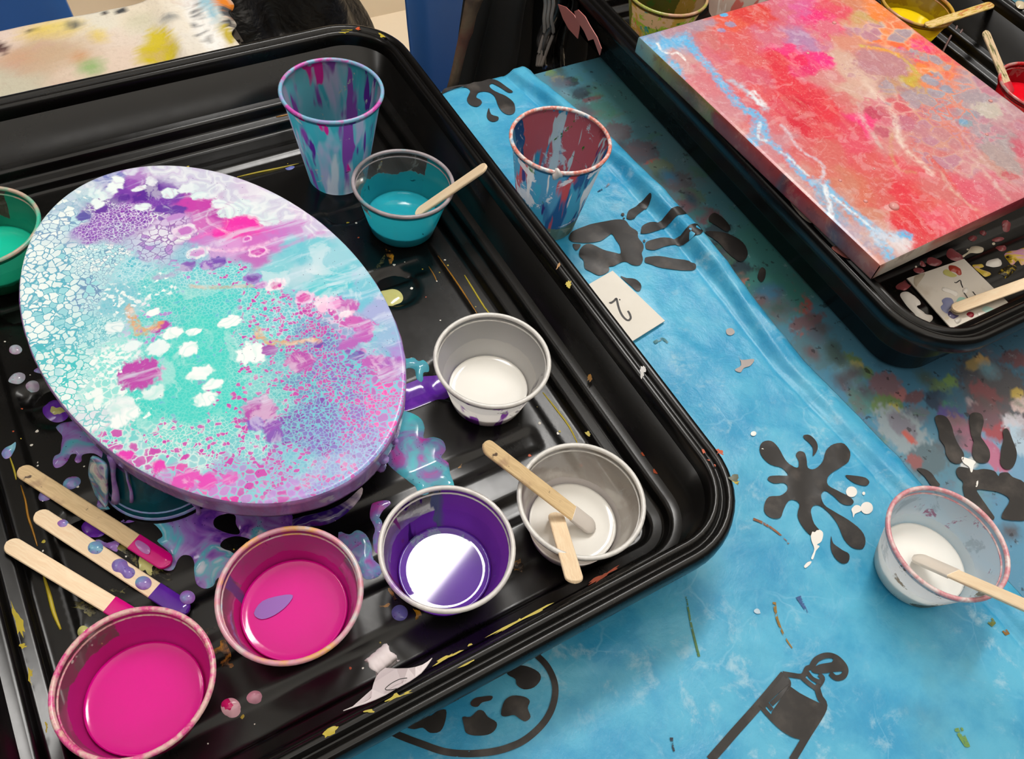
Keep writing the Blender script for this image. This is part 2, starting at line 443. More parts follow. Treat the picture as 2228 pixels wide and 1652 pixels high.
# palette drawing
q2 = lambda pts: Z(700, 1200, 3.183, pts)
obj('palette_print', ribbon(q2([(1400, 640), (1480, 715), (1560, 800), (1608, 900), (1615, 1000), (1580, 1120), (1500, 1230), (1370, 1330), (1200, 1390), (1020, 1405), (850, 1390), (700, 1340), (580, 1295), (490, 1255), (380, 1190)]), CZ, .0037, 6, lambda x, y: zcloth(x, y) + .0007), cloth, ink_mat)
for l in ([(1285, 830), (1340, 795), (1420, 800), (1500, 840), (1515, 890), (1470, 945), (1400, 960), (1350, 930), (1340, 890), (1290, 860)],
          [(1240, 1130), (1265, 1040), (1320, 1005), (1400, 1010), (1440, 1040), (1425, 1090), (1445, 1150), (1410, 1182), (1370, 1165), (1330, 1140), (1270, 1150)],
          [(975, 1150), (1030, 1150), (1080, 1105), (1120, 1110), (1150, 1150), (1210, 1190), (1200, 1240), (1150, 1275), (1060, 1280), (1000, 1260), (985, 1210)],
          [(590, 1220), (620, 1180), (700, 1150), (760, 1140), (800, 1110), (860, 1100), (855, 1180), (820, 1250), (750, 1260), (700, 1225), (640, 1235)]):
    cprint('palette_blob_print', [q2(l)])
cprint('paint_smear', [q2([(1030, 1050), (1060, 1020), (1110, 1010), (1180, 1005), (1170, 1035), (1110, 1050), (1080, 1080), (1040, 1075)])], plain('brown_smear', S(52, 38, 34), .5))
# left hand print
q3 = lambda pts: Z(1200, 380, 3.755, pts)
cprint('hand_print', [q3([(140, 520), (170, 470), (270, 430), (400, 395), (520, 372), (600, 380), (640, 430), (700, 470), (705, 520), (745, 570), (750, 610), (735, 650), (745, 700), (720, 745), (660, 745), (610, 720), (560, 730), (500, 760), (465, 765), (465, 800), (390, 830), (320, 800), (270, 770), (260, 710), (225, 680), (230, 620), (280, 575), (340, 580), (420, 620), (500, 645), (560, 655), (555, 590), (520, 540), (490, 498), (450, 520), (400, 550), (300, 565), (190, 560), (150, 545)])], label='black palm with a blue heel gap')
for l in ([(612, 345), (630, 300), (690, 265), (730, 225), (780, 212), (798, 240), (780, 275), (730, 310), (690, 345), (675, 365), (640, 375), (615, 365)],
          [(728, 470), (740, 425), (800, 395), (870, 390), (950, 360), (1020, 345), (1070, 395), (1060, 410), (960, 425), (860, 465), (780, 488), (730, 488)],
          [(768, 600), (770, 560), (830, 535), (920, 520), (1040, 530), (1110, 500), (1180, 495), (1205, 535), (1180, 580), (1100, 592), (1010, 580), (920, 595), (840, 622), (780, 615)],
          [(760, 700), (775, 680), (880, 672), (1000, 695), (1120, 710), (1175, 735), (1175, 775), (1130, 792), (1020, 785), (900, 770), (810, 740), (765, 725)],
          [(560, 840), (610, 855), (680, 860), (725, 900), (725, 950), (690, 960), (620, 900)]):
    cprint('finger_print', [q3(l)])
for l in (ellipse(580, 332, 14, 13, n=8), ellipse(590, 363, 9, 7, n=8), ellipse(755, 548, 10, 11, n=8), [(172, 575), (205, 572), (238, 582), (205, 627), (180, 605)]):
    cprint('drop_print', [q3(l)], step=.004)
# far splat
q4 = lambda pts: Z(560, 60, 2.95, pts)
cprint('splat_print', [q4([(1180, 440), (1230, 410), (1290, 385), (1340, 390), (1365, 410), (1355, 440), (1345, 470), (1365, 500), (1410, 512), (1440, 490), (1430, 470), (1405, 455), (1415, 430), (1450, 415), (1490, 420), (1525, 450), (1550, 520), (1590, 555), (1630, 560), (1655, 535), (1640, 480), (1590, 440), (1540, 420), (1500, 395), (1490, 375), (1510, 365), (1560, 390), (1610, 420), (1640, 415), (1600, 385), (1540, 345), (1490, 335), (1440, 350), (1360, 368), (1270, 380), (1200, 400)])], label='black dripping splat at the far corner')
cprint('drop_print', [q4([(1485, 520), (1500, 560), (1545, 575), (1545, 595), (1520, 606), (1490, 600), (1472, 570)])])
# small smears of old paint on the blue cloth
for k, (pts, w, colr) in enumerate([([(1683, 1312), (1690, 1350), (1705, 1385), (1722, 1412)], (.0022, .0008), (150, 115, 40)), ([(1637, 1132), (1660, 1142), (1690, 1160), (1715, 1185)], (.002, .0012), (150, 90, 55)),
                                     ([(1492, 1300), (1500, 1350), (1520, 1430)], (.001, .0016), (70, 120, 60)), ([(1735, 1300), (1755, 1335)], (.004, .001), (50, 90, 150)),
                                     ([(1422, 748), (1440, 740), (1452, 748)], (.003, .002), (50, 120, 130)), ([(1300, 420), (1318, 408), (1326, 402)], (.0012, .002), (40, 75, 110)),
                                     ([(2150, 1352), (2160, 1362)], (.006, .004), (110, 125, 45)), ([(2185, 1372), (2192, 1382)], (.005, .004), (150, 110, 55)),
                                     ([(2083, 1585), (2092, 1605), (2105, 1628)], (.006, .003), (110, 155, 70)), ([(1460, 1606), (1462, 1620), (1466, 1636)], (.002, .001), (25, 40, 60))]):
    obj('paint_smear', ribbon(pts, CZ, w, 4, lambda x, y: zcloth(x, y) + .0006), cloth, film('old_paint', S(*colr), S(*[int(v * .8) for v in colr]), .46, 260))
for pts in ([(1580, 718), (1592, 716), (1598, 725), (1590, 731), (1581, 728)], [(1606, 775), (1612, 785), (1640, 783), (1632, 797), (1618, 802), (1610, 812), (1598, 806), (1612, 796)]):
    cprint('paint_smear', [pts], plain('grey_smear', S(168, 160, 158), .6), step=.004)
cprint('paint_speck', [ellipse(1638, 948 - 2, 6, 5, n=8)], white_paint, step=.003, h=.0004)
cprint('paint_speck', [ellipse(1646, 1332, 8, 5, n=8, wob=.2)], plain('pale_smear', S(180, 205, 220), .5), step=.003, h=.0004)

# ------------------------------------------------------------------ poured colours: low-frequency colour attributes + fine cells in the shader
def lin(c): return np.array(S(*c)[:3])
def paint_map(V, ctrl, z, blobs=(), strokes=(), wamp=.008, wscale=60, seed=0, e=.004, power=3.0):
    x = V[:, 0].copy(); y = V[:, 1].copy()
    wx = x + wamp * fbm(x * wscale, y * wscale, seed, 4); wy = y + wamp * fbm(x * wscale + 31, y * wscale + 7, seed + 3, 4)
    base = np.zeros((len(x), 4)); line = base.copy(); spot = base.copy(); W = np.zeros(len(x))
    for c in ctrl:
        p = P(c[0], c[1], z); w = 1 / ((wx - p.x) ** 2 + (wy - p.y) ** 2 + e * e) ** power
        b = lin(c[2]); l = lin(c[3]) if c[3] else b; sp = lin(c[4]) if c[4] else b
        base += w[:, None] * np.r_[b, c[5]]; line += w[:, None] * np.r_[l, c[6]]; spot += w[:, None] * np.r_[sp, c[7]]; W += w
    base /= W[:, None]; line /= W[:, None]; spot /= W[:, None]
    def over(mask, col, cell):
        base[:, :3] = base[:, :3] * (1 - mask[:, None]) + lin(col) * mask[:, None]
        base[:, 3] = base[:, 3] * (1 - mask) + cell * mask
        spot[:, 3] *= 1 - mask
    for b in blobs:
        px, py, r, col = b[:4]; p = P(px, py, z); ry = b[4] if len(b) > 4 else r; cell = b[5] if len(b) > 5 else .0; soft = b[6] if len(b) > 6 else .22
        n = fbm(x * 260 + px, y * 260 + py, seed + 5, 3) * .42
        d = np.hypot((x - p.x) / r, (y - p.y) / ry) + n
        over(np.clip((1 - d) / soft + .5, 0, 1), col, cell)
    for st in strokes:
        pts, w, col = st[:3]; soft = st[3] if len(st) > 3 else .5; alpha = st[4] if len(st) > 4 else 1
        q = [np.array(P(a, b, z))[:2] for a, b in smooth(pts, 3, False)]
        best = np.full(len(x), 1e9)
        ax = x + w * .9 * fbm(x * 180, y * 180, seed + 9, 3); ay = y + w * .9 * fbm(x * 180 + 9, y * 180, seed + 13, 3)
        for (a, b_), (c, d_) in zip(q, q[1:]):
            vx, vy = c - a, d_ - b_; t = np.clip(((ax - a) * vx + (ay - b_) * vy) / (vx * vx + vy * vy + 1e-12), 0, 1)
            best = np.minimum(best, np.hypot(ax - a - t * vx, ay - b_ - t * vy))
        over(np.clip((1 - best / w) / soft + .5, 0, 1) * alpha * np.clip(.78 + 1.1 * fbm(x * 320 + 3, y * 320, seed + 21, 3) + .5 * fbm(x * 90, y * 90, seed + 23, 2), 0, 1), col, 0)
    return base, line, spot
def pour_material(name, s1, s2, rough=.2, swirl=.35, swirl_scale=40, edge=.09, streak=None, speck=None, bump=.0, marble=0.0, grain=0.0):
    m = M(name)
    b, cell = m.attr('base'); l, size = m.attr('line'); s, prob = m.attr('spot')
    v = m.warp(.0042, 190, 3)
    def cells(sc, off):
        vv = m.map(v, loc=(off, off * .7, 0))
        ed = m.math('MULTIPLY', m.math('SUBTRACT', m.vor(sc, 'F2', vv), m.vor(sc, 'F1', vv)), .55); rnd = m.vor(sc, 'F1', vv, 'Color')
        return ed, rnd
    e1, r1 = cells(s1, 0.0); e2, r2 = cells(s2, 3.1)
    pick = m.math('GREATER_THAN', m.math('ADD', size, m.math('MULTIPLY', m.math('SUBTRACT', m.noise(70, 2), .5), .9)), .5)
    ed = m.mixf(pick, e2, e1); rnd = m.mix(pick, r2, r1)
    rs = m.sep(rnd)
    sp = m.math('LESS_THAN', rs[0], prob)
    inner = m.mix(m.math('MULTIPLY', sp, m.sstep(cell, .1, .3)), b, s)
    inner = m.mix(m.math('MULTIPLY', m.math('SUBTRACT', rs[1], .2), m.math('MULTIPLY', cell, .3)), inner, m.mix(.5, inner, l))
    ring = m.math('MULTIPLY', m.sstep(ed, edge * 3.2, edge * 1.4), m.math('MULTIPLY', cell, .14))
    inner = m.mix(ring, inner, (.86, .90, .92, 1))
    fe = m.math('MULTIPLY', m.sstep(ed, edge * 1.5, edge * .55), cell)
    c = m.mix(fe, inner, l)
    sw = m.noise(swirl_scale, 5, m.warp(.03, 28, 4), .62, .8)
    c = m.mix(m.math('MULTIPLY', m.sstep(sw, .52, .62), m.math('MULTIPLY', m.math('SUBTRACT', 1.15, cell), swirl)), c, m.mix(.55, c, (.92, .93, .97, 1)))
    c = m.mix(m.math('MULTIPLY', m.sstep(sw, .44, .36), m.math('MULTIPLY', m.math('SUBTRACT', 1.15, cell), swirl * .8)), c, m.mix(.5, c, l))
    if marble:
        n5 = m.noise(15, 3, m.warp(.035, 26, 3), .5)
        ab = m.math('ABSOLUTE', m.math('SINE', m.math('MULTIPLY', n5, 62)))
        sx = m.sep(b); pale = m.sstep(m.math('MINIMUM', m.math('MINIMUM', sx[0], sx[1]), sx[2]), .40, .56)
        notcell = m.math('SUBTRACT', 1.0, m.sstep(cell, .05, .3)); flat = m.math('MULTIPLY', notcell, pale)
        c = m.mix(m.math('MULTIPLY', m.sstep(ab, .5, .05), m.math('MULTIPLY', flat, marble)), c, m.mix(.45, c, l))
        c = m.mix(m.math('MULTIPLY', m.sstep(ab, .75, .98), m.math('MULTIPLY', flat, marble * .7)), c, (.86, .92, .94, 1))
    if grain:
        g1 = m.noise(420, 4, m.warp(.004, 120, 2), .7)
        c = m.mix(m.math('MULTIPLY', m.sstep(g1, .52, .66), grain), c, m.mix(.5, c, (.85, .62, .52, 1)))
        c = m.mix(m.math('MULTIPLY', m.sstep(g1, .48, .36), grain), c, m.mix(.6, c, m.mix(1.0, c, c, 'MULTIPLY')))
    if streak:
        vv = m.map(m.warp(.01, 30, 3), streak[0], (0, 0, 0), (0, 0, streak[1]))
        n = m.noise(1.0, 6, vv, .65)
        fs = m.math('MULTIPLY', m.sstep(n, .5, .68), streak[2])
        if marble: fs = m.math('MULTIPLY', fs, m.math('MULTIPLY', notcell, m.math('SUBTRACT', 1.0, pale)))
        c = m.mix(fs, c, streak[3])
    if speck:
        d = m.math('MULTIPLY', m.math('LESS_THAN', m.vor(330), .10), m.math('GREATER_THAN', m.noise(30, 2), .55))
        c = m.mix(m.math('MULTIPLY', d, .8), c, speck)
    nrm = m.bump(m.noise(90, 4), bump, .0008) if bump else None
    return m.done(m.pbsdf(c, rough, nrm, spec=.5))

# ------------------------------------------------------------------ the old stained cloth on the right
xs = np.r_[np.arange(.36, .66, .0019), np.arange(.66, 1.42, .02)]; ys = np.r_[np.arange(-.46, -.05, .012), np.arange(-.05, .5868, .0019)]
DX, DY = np.meshgrid(xs, ys)
OZ = -.0108
def zold(x, y): return OZ + .0006 * fbm(np.asarray(x) * 8, np.asarray(y) * 8, 40, 3)
DZ = zold(DX, DY)
B = (72, 132, 160)
tc = lambda x, y, c: (x, y, c, None, None, 0, 0, 0)
ctrl = [tc(1560, 470, (70, 120, 130)), tc(1650, 520, (64, 128, 120)), tc(1690, 640, (62, 120, 112)), tc(1760, 720, (80, 135, 160)), tc(1800, 800, (78, 138, 168)), tc(1900, 900, (74, 136, 170)), tc(2000, 870, (66, 118, 148)), tc(2100, 860, (58, 100, 128)),
        tc(1980, 1000, (84, 140, 165)), tc(2080, 1020, (86, 130, 150)), tc(2150, 1060, (96, 150, 185)), tc(2200, 1000, (120, 165, 200)), tc(1210, 160, (74, 135, 155)), tc(1300, 240, (78, 130, 130)), tc(1380, 320, (80, 120, 130)), tc(1450, 390, (90, 118, 125)), tc(2220, 1150, (90, 150, 185)), tc(2180, 800, (60, 100, 125))]
dk, mar, oli, ylw, gry, orr, pnk, tl = (38, 34, 33), (112, 62, 62), (108, 130, 52), (190, 175, 60), (108, 108, 122), (176, 74, 52), (176, 92, 112), (58, 124, 110)
bl = [(1215, 172, .007, (196, 180, 80), .005), (1200, 160, .006, (110, 140, 60)), (1242, 178, .008, dk), (1232, 180, .004, (90, 30, 40)), (1265, 205, .01, dk, .007), (1290, 215, .012, mar, .003), (1310, 240, .014, (70, 120, 105)), (1345, 285, .013, (96, 72, 72)),
      (1395, 330, .016, (92, 80, 86)), (1420, 352, .008, orr, .003), (1440, 365, .012, (110, 120, 90)), (1475, 395, .014, (96, 84, 84)), (1505, 430, .012, (88, 112, 88)), (1490, 450, .012, mar, .008), (1540, 470, .012, mar), (1560, 492, .009, tl),
      (1562, 500, .012, dk, .008), (1580, 540, .016, dk, .012), (1605, 585, .012, dk), (1618, 610, .006, (200, 110, 80), .007), (1655, 600, .007, dk, .010), (1660, 620, .016, tl), (1705, 630, .013, mar, .004), (1735, 655, .010, orr, .014), (1760, 720, .014, (98, 92, 100)), (1700, 640, .02, tl),
      (1765, 735, .011, orr, .010), (1775, 742, .006, (220, 80, 50)), (1755, 700, .018, (120, 80, 80), .006), (1850, 790, .010, oli), (1865, 800, .006, ylw), (1885, 812, .006, oli), (1880, 870, .014, (84, 130, 120)), (1930, 880, .013, oli, .010), (1945, 890, .005, ylw), (1955, 855, .007, (170, 100, 95), .008),
      (1990, 865, .010, mar, .005), (2050, 850, .008, oli, .012), (2070, 830, .006, (120, 150, 60)), (2040, 870, .012, (34, 30, 60), .009), (2070, 888, .007, (60, 150, 60)), (2070, 905, .010, (88, 52, 140)), (1990, 905, .012, gry, .008), (2160, 840, .026, (74, 62, 68), .03), (2185, 870, .03, (86, 68, 66), .03),
      (2150, 865, .011, (140, 60, 56), .016), (2125, 890, .006, (226, 190, 190), .010), (2200, 900, .012, (80, 70, 72)), (2213, 856, .006, (214, 180, 60), .005), (2222, 880, .010, (226, 196, 190), .006), (2212, 930, .013, (214, 206, 214), .012), (2222, 960, .014, (190, 212, 230)), (2160, 930, .010, (170, 50, 52), .014), (2140, 900, .014, (120, 70, 74), .012),
      (2090, 940, .013, (140, 96, 104), .016), (2105, 955, .012, (160, 90, 110)), (2160, 985, .008, (190, 96, 130), .014), (2165, 1000, .008, (200, 106, 140), .012), (1965, 940, .017, (150, 160, 165), .024), (1962, 925, .009, (130, 120, 130), .012), (1978, 953, .003, (200, 80, 50), .006), (2020, 1000, .018, (88, 102, 108), .012), (1990, 1005, .006, (150, 70, 60)),
      (2110, 1010, .010, (226, 224, 224), .004), (2125, 790, .012, (170, 140, 70), .005), (2140, 785, .006, (214, 170, 90)), (2200, 775, .012, (100, 50, 48), .005), (2222, 785, .010, (120, 50, 46), .005), (1780, 760, .02, (86, 120, 130)), (1925, 835, .014, (130, 90, 95), .010)]
rr = random.Random(11)
for k in range(46):
    px = rr.uniform(1200, 2228); py = (px - 1160) * .98 + 150 + rr.uniform(-60, 30) if px < 1900 else rr.uniform(780, 1250)
    bl.append((px, py, rr.uniform(.004, .012), rr.choice([(84, 70, 74), (70, 84, 70), (96, 100, 112), (60, 104, 100), (110, 76, 72), (96, 84, 84), (110, 150, 165), (52, 92, 116), (60, 110, 140), (48, 60, 70)]), rr.uniform(.004, .012), 0, 1.2))
base, line, spot = paint_map(np.c_[DX.ravel(), DY.ravel()], ctrl, OZ, bl, wamp=.012, wscale=40, seed=4, e=.012)
base[:, :3] = base[:, :3] * .74 + lin((70, 112, 130)) * .26
me = grid_mesh(DX, DY, DZ); set_attr(me, 'base', base)
m = M('stained_cloth')
b, _ = m.attr('base')
n1 = m.noise(26, 5, m.warp(.03, 18, 3), .65)
c = m.mix(m.math('MULTIPLY', m.sstep(n1, .56, .70), .45), b, S(116, 84, 86))
n2 = m.noise(34, 5, m.map(m.warp(.03, 22, 3), loc=(3, 1, 0)), .65)
c = m.mix(m.math('MULTIPLY', m.sstep(n2, .58, .7), .45), c, S(70, 120, 90))
n3 = m.noise(90, 5, m.map(loc=(1, 7, 0)), .7)
c = m.mix(m.math('MULTIPLY', m.sstep(n3, .6, .75), .5), c, S(160, 180, 190))
c = m.mix(m.math('MULTIPLY', m.sstep(m.noise(150, 4), .64, .7), .7), c, S(34, 34, 40))
old_mat = m.done(m.pbsdf(c, .42, m.bump(m.noise(120, 5), .3, .0007), spec=.45))
old = tag(obj('tablecloth', me, None, old_mat), 'older blue tablecloth caked in paint stains, under the right tray', 'tablecloth')
q = lambda pts: Z(1960, 760, 4.466, pts)
def oprint(name, l, mat=ink_mat, **kw): return puddle(name, [l], OZ, 0, mat, old, .006, .002, lambda x, y: zold(x, y) + .0008, **kw)
for l in ([(325, 690), (345, 650), (400, 648), (450, 680), (490, 760), (510, 840), (550, 930), (600, 1010), (605, 1060), (580, 1110), (530, 1120), (470, 1090), (430, 1020), (420, 950), (370, 880), (360, 800)],
          [(660, 680), (680, 630), (730, 620), (780, 640), (800, 700), (790, 760), (770, 850), (800, 900), (850, 980), (860, 1050), (840, 1100), (790, 1115), (730, 1100), (690, 1040), (690, 960), (700, 900), (680, 850), (665, 770)],
          [(985, 800), (1020, 775), (1050, 810), (1080, 890), (1110, 970), (1120, 1040), (1100, 1120), (1060, 1170), (1000, 1170), (960, 1120), (960, 1060), (970, 960), (990, 880)],
          [(150, 1170), (220, 1170), (290, 1210), (340, 1280), (375, 1330), (300, 1340), (230, 1250)]):
    oprint('finger_print', q(l))
oprint('hand_print', q([(530, 1190), (560, 1150), (640, 1160), (720, 1180), (800, 1170), (900, 1190), (940, 1240), (960, 1210), (1030, 1205), (1080, 1250), (1197, 1310), (1260, 1500), (1240, 1660), (1000, 1660), (980, 1600), (1050, 1470), (950, 1400), (850, 1380), (735, 1370), (760, 1430), (850, 1560), (900, 1660), (700, 1652), (600, 1380), (600, 1300), (550, 1250)]), label='black palm smeared with white and brown')
for l in ([(1285, 350), (1330, 318), (1400, 360), (1450, 420), (1455, 455), (1420, 470), (1340, 420), (1290, 390)], [(1250, 480), (1330, 470), (1440, 490), (1560, 560), (1600, 660), (1540, 720), (1440, 650), (1360, 560)], [(1690, 800), (1715, 765), (1745, 790), (1740, 850), (1710, 885), (1680, 850)]):
    oprint('splat_print', q3(l))
oprint('paint_smear', q([(585, 1055), (660, 1075), (720, 1100), (700, 1140), (690, 1195), (672, 1200), (655, 1150), (600, 1110)]), white_paint)
oprint('paint_smear', q([(715, 1270), (735, 1262), (745, 1300), (735, 1340), (718, 1340)]), white_paint)

# ------------------------------------------------------------------ the two black trays
HX, HY, RC = .2132, .2697, .055
def ring(d, z, seg=12, ns=14, nl=18, z0=0.0):
    r = max(RC - d, .004); a, b = HX - d, HY - d; out = []
    for (sx, sy, a0, n) in ((1, 1, 0, nl), (-1, 1, 90, ns), (-1, -1, 180, nl), (1, -1, 270, ns)):
        cx, cy = sx * (a - r), sy * (b - r)
        out += [(cx + r * math.cos(math.radians(a0 + 90 * k / seg)), cy + r * math.sin(math.radians(a0 + 90 * k / seg))) for k in range(seg + 1)]
        p = out[-1]
        nx = {0: (-(a - r), b), 90: (-a, -(b - r)), 180: (a - r, -b), 270: (a, b - r)}[a0]
        mm = ns if a0 in (0, 180) else nl
        out += [(p[0] + (nx[0] - p[0]) * k / mm, p[1] + (nx[1] - p[1]) * k / mm) for k in range(1, mm)]
    return [(x, y, z) for x, y in out]
PROF = [(.026, -.0048), (.0235, -.003), (.0172, .049), (.004, .0485), (.0008, .0468), (.0, .049), (.0, .053), (.0008, .0568), (.0024, .0592), (.0045, .06), (.0064, .0592), (.0077, .0574), (.0085, .0562), (.0094, .0572), (.0108, .0592), (.0127, .06), (.0146, .0591), (.0158, .0565), (.0164, .052),
        (.0183, .019), (.0189, .0167), (.0203, .0156), (.0262, .0150), (.0282, .0143), (.0292, .0126), (.0300, .0078), (.0306, .0062), (.032, .0055), (.0370, .0050), (.0386, .0043), (.0394, .003), (.0404, -.0008), (.0414, -.0020), (.043, -.0025)]
GRV = [-.215, -.172, -.132, -.064, .040, .115, .190]
DIM = [(sx, sy) for sx in (-.1290, .1115) for sy in (-.065, .028, .121)]
def sm(t): t = np.clip(t, 0, 1); return t * t * (3 - 2 * t)
def zfloor(x, y):
    x = np.asarray(x, float); y = np.asarray(y, float)
    d = np.minimum(HX - np.abs(x), HY - np.abs(y))
    plat = sm((d - .0565) / .005)
    z = -.0025 + .0025 * plat
    ax = sm((.148 - np.abs(x + .004)) / .005)
    for g in GRV: z = z - .0022 * ax * (1 - sm((np.abs(y - g) - .0055) / .004)) * plat
    for cx, cy in DIM:
        r = np.hypot(x - cx, y - cy); z = z - .0030 * (1 - sm((r - .0145) / .006))
    return z
m = M('black_tray_plastic')
n = m.noise(9, 4); sc = m.noise(120, 6, m.map(scale=(1, .25, 1)), .7)
c = m.mix(m.sstep(m.noise(30, 5), .55, .8), (.0030, .0027, .0024, 1), (.007, .006, .0053, 1))
tray_mat = m.done(m.pbsdf(c, m.math('ADD', m.math('MULTIPLY', m.sstep(n, .3, .7), .10), m.math('ADD', .15, m.math('MULTIPLY', sc, .10))), m.bump(m.noise(220, 4), .06, .0004), spec=.38))
def tray_shell(parent):
    V, F = [], []; N = None
    for d, z in PROF:
        r = ring(d, z); N = len(r); V += r
    for k in range(len(PROF) - 1):
        for i in range(N):
            j = (i + 1) % N
            F.append((k * N + i, k * N + j, (k + 1) * N + j, (k + 1) * N + i))
    F.append(tuple(range(N))[::-1])
    last = [v[:2] for v in V[-N:]]
    v2, f2, _ = cdt([last], .0026)
    off = len(V); V += [(x, y, z) for (x, y), z in zip(v2, zfloor(v2[:, 0], v2[:, 1]))]
    F += [tuple(int(i) + off for i in t) for t in f2]
    bm = bmesh.new(); mesh0 = mesh(V, F); bm.from_mesh(mesh0); bmesh.ops.remove_doubles(bm, verts=bm.verts, dist=1e-5)
    bmesh.ops.recalc_face_normals(bm, faces=bm.faces)
    o = obj('tray_shell', bm_mesh(bm), parent, tray_mat, True, False)
    return o
T1C = (.0672, .360)
T2C = (.6790, .3972); T2Z = -.0035
tray1 = thing('paint_tray', 'black plastic tray with the oval painting, nearest on the left', 'tray', (T1C[0], T1C[1], 0))
tray_shell(tray1)
tray2 = thing('paint_tray', 'black plastic tray holding the red rectangular painting', 'tray', (T2C[0], T2C[1], T2Z))
tray2.rotation_euler = (0, 0, math.radians(-1.0))
tray_shell(tray2)
def z1(x, y): return zfloor(np.asarray(x) - T1C[0], np.asarray(y) - T1C[1])

# ------------------------------------------------------------------ paint lying in the left tray
PUR, LAV, TEA, TUR, MAG, PNK, PALE = S(98, 48, 160), S(150, 130, 200), S(88, 184, 205), S(60, 205, 198), S(190, 62, 165), S(228, 40, 150), S(205, 215, 230)
pm_main = wet_paint('poured_purple_lilac', [PALE, TEA, LAV, S(140, 90, 185), PUR, S(150, 80, 180)], 38, 1)
pm_teal = wet_paint('poured_teal', [TUR, TEA, S(90, 175, 195), S(130, 120, 185), MAG], 45, 2)
pm_lav = wet_paint('poured_lilac', [TEA, LAV, S(150, 100, 185), MAG], 60, 3)
pm_pur = wet_paint('poured_violet', [S(120, 60, 185), S(98, 40, 165), S(130, 60, 190)], 40, 4, specks=False)
pm_drop = wet_paint('teal_lilac_drop', [S(150, 205, 215), S(110, 165, 200), LAV, S(175, 90, 175)], 90, 5)
pm_pale = wet_paint('pale_drop', [S(170, 215, 222), S(190, 190, 205), S(185, 150, 185)], 120, 6)
pm_yel = wet_paint('pale_yellow_paint', [S(190, 188, 112), S(205, 202, 135)], 60, 7, specks=False)
pm_olive = film('thin_yellow_film', S(40, 37, 18), S(130, 124, 58), .46)
amb_film = film('amber_film', S(66, 42, 12), S(206, 146, 30), .47)
m = M('dried_yellow'); yel_mat = m.done(m.pbsdf(m.mix(m.noise(90, 4), S(190, 165, 30), S(160, 150, 40)), .45))
m = M('dried_amber'); amb_mat = m.done(m.pbsdf(m.mix(m.noise(120, 4), S(70, 46, 14), S(196, 135, 24)), .3))
m = M('dried_orange'); org_mat = m.done(m.pbsdf(m.mix(m.noise(200, 4), S(214, 84, 34), S(150, 66, 30)), .45))
def pool(name, loops, mat, h=.0012, soft=.004, step=.003, label=None, n=3):
    return puddle(name, loops, 0.0, h, mat, tray1, step, soft, lambda x, y: z1(x, y), label=label, n=n, jag=.35 if name == 'paint_film' else 0)
a = lambda pts: Z(80, 930, 4.235, pts)
pool('paint_puddle', [a([(540, 700), (600, 740), (680, 760), (770, 850), (860, 880), (960, 850), (1060, 880), (1130, 940), (1160, 1005), (1110, 1050), (1200, 1130), (1225, 1200), (1110, 1270), (1190, 1320), (1260, 1310), (1300, 1225), (1350, 1180), (1420, 1190), (1452, 1250), (1450, 1320), (1465, 1430), (1540, 1475), (1620, 1450), (1660, 1380), (1780, 1330), (1960, 1180), (2033, 1080), (2200, 1020), (2330, 960), (2330, 760), (2000, 640), (1700, 600), (1200, 500), (900, 430), (700, 450), (600, 560)]),
                       a([(1630, 860), (1680, 815), (1780, 795), (1832, 820), (1835, 890), (1872, 960), (1850, 990), (1770, 980), (1700, 955), (1640, 920)]),
                       a([(1690, 1090), (1730, 1035), (1830, 1005), (1930, 1020), (1972, 1050), (1900, 1110), (1830, 1165), (1780, 1140), (1730, 1125)]),
                       [tuple(pix((-.0145 + .0402 * math.cos(t_), .3135 + .0402 * math.sin(t_), 0))) for t_ in [2 * math.pi * k / 20 for k in range(20)]]], pm_main, .0016, .005, label='purple and lilac pour spilled from the oval canvas')
b_ = lambda pts: Z(760, 640, 2.503, pts)
pool('paint_puddle', [b_([(280, 650), (330, 645), (390, 680), (410, 730), (405, 785), (460, 780), (510, 800), (525, 850), (500, 890), (540, 920), (550, 970), (572, 1030), (560, 1060), (520, 1035), (450, 1040), (430, 1080), (380, 1085), (360, 1040), (310, 1010), (250, 965), (205, 915), (200, 850), (240, 760)])], pm_teal, .0016, .005, label='teal puddle beside the oval canvas')
c_ = lambda pts: Z(780, 540, 4.589, pts)
pool('paint_puddle', [c_([(420, 1400), (560, 1325), (700, 1262), (840, 1235), (960, 1200), (1010, 1330), (900, 1470), (780, 1515), (640, 1572), (490, 1625), (420, 1600)])], pm_pur, .0010, .003, label='flat violet puddle running under the white cup')
pool('paint_puddle', [c_([(440, 1110), (490, 1105), (550, 1095), (600, 1130), (650, 1120), (700, 1170), (700, 1225), (645, 1250), (650, 1330), (610, 1345), (575, 1290), (560, 1215), (500, 1200), (440, 1215)])], pm_teal, .0022, .004)
pool('paint_drip', [b_([(118, 1150), (135, 1128), (200, 1115), (226, 1132), (185, 1170), (165, 1210), (180, 1250), (170, 1300), (190, 1350), (180, 1412), (140, 1405), (128, 1330), (140, 1280), (112, 1210)])], pm_lav, .0016)
pool('paint_puddle', [b_([(-60, 1290), (0, 1310), (40, 1285), (90, 1310), (120, 1370), (130, 1440), (178, 1482), (160, 1530), (90, 1547), (60, 1500), (40, 1450), (-40, 1420)])], pm_drop, .0016)
d_ = lambda pts: Z(0, 700, 4.129, pts)
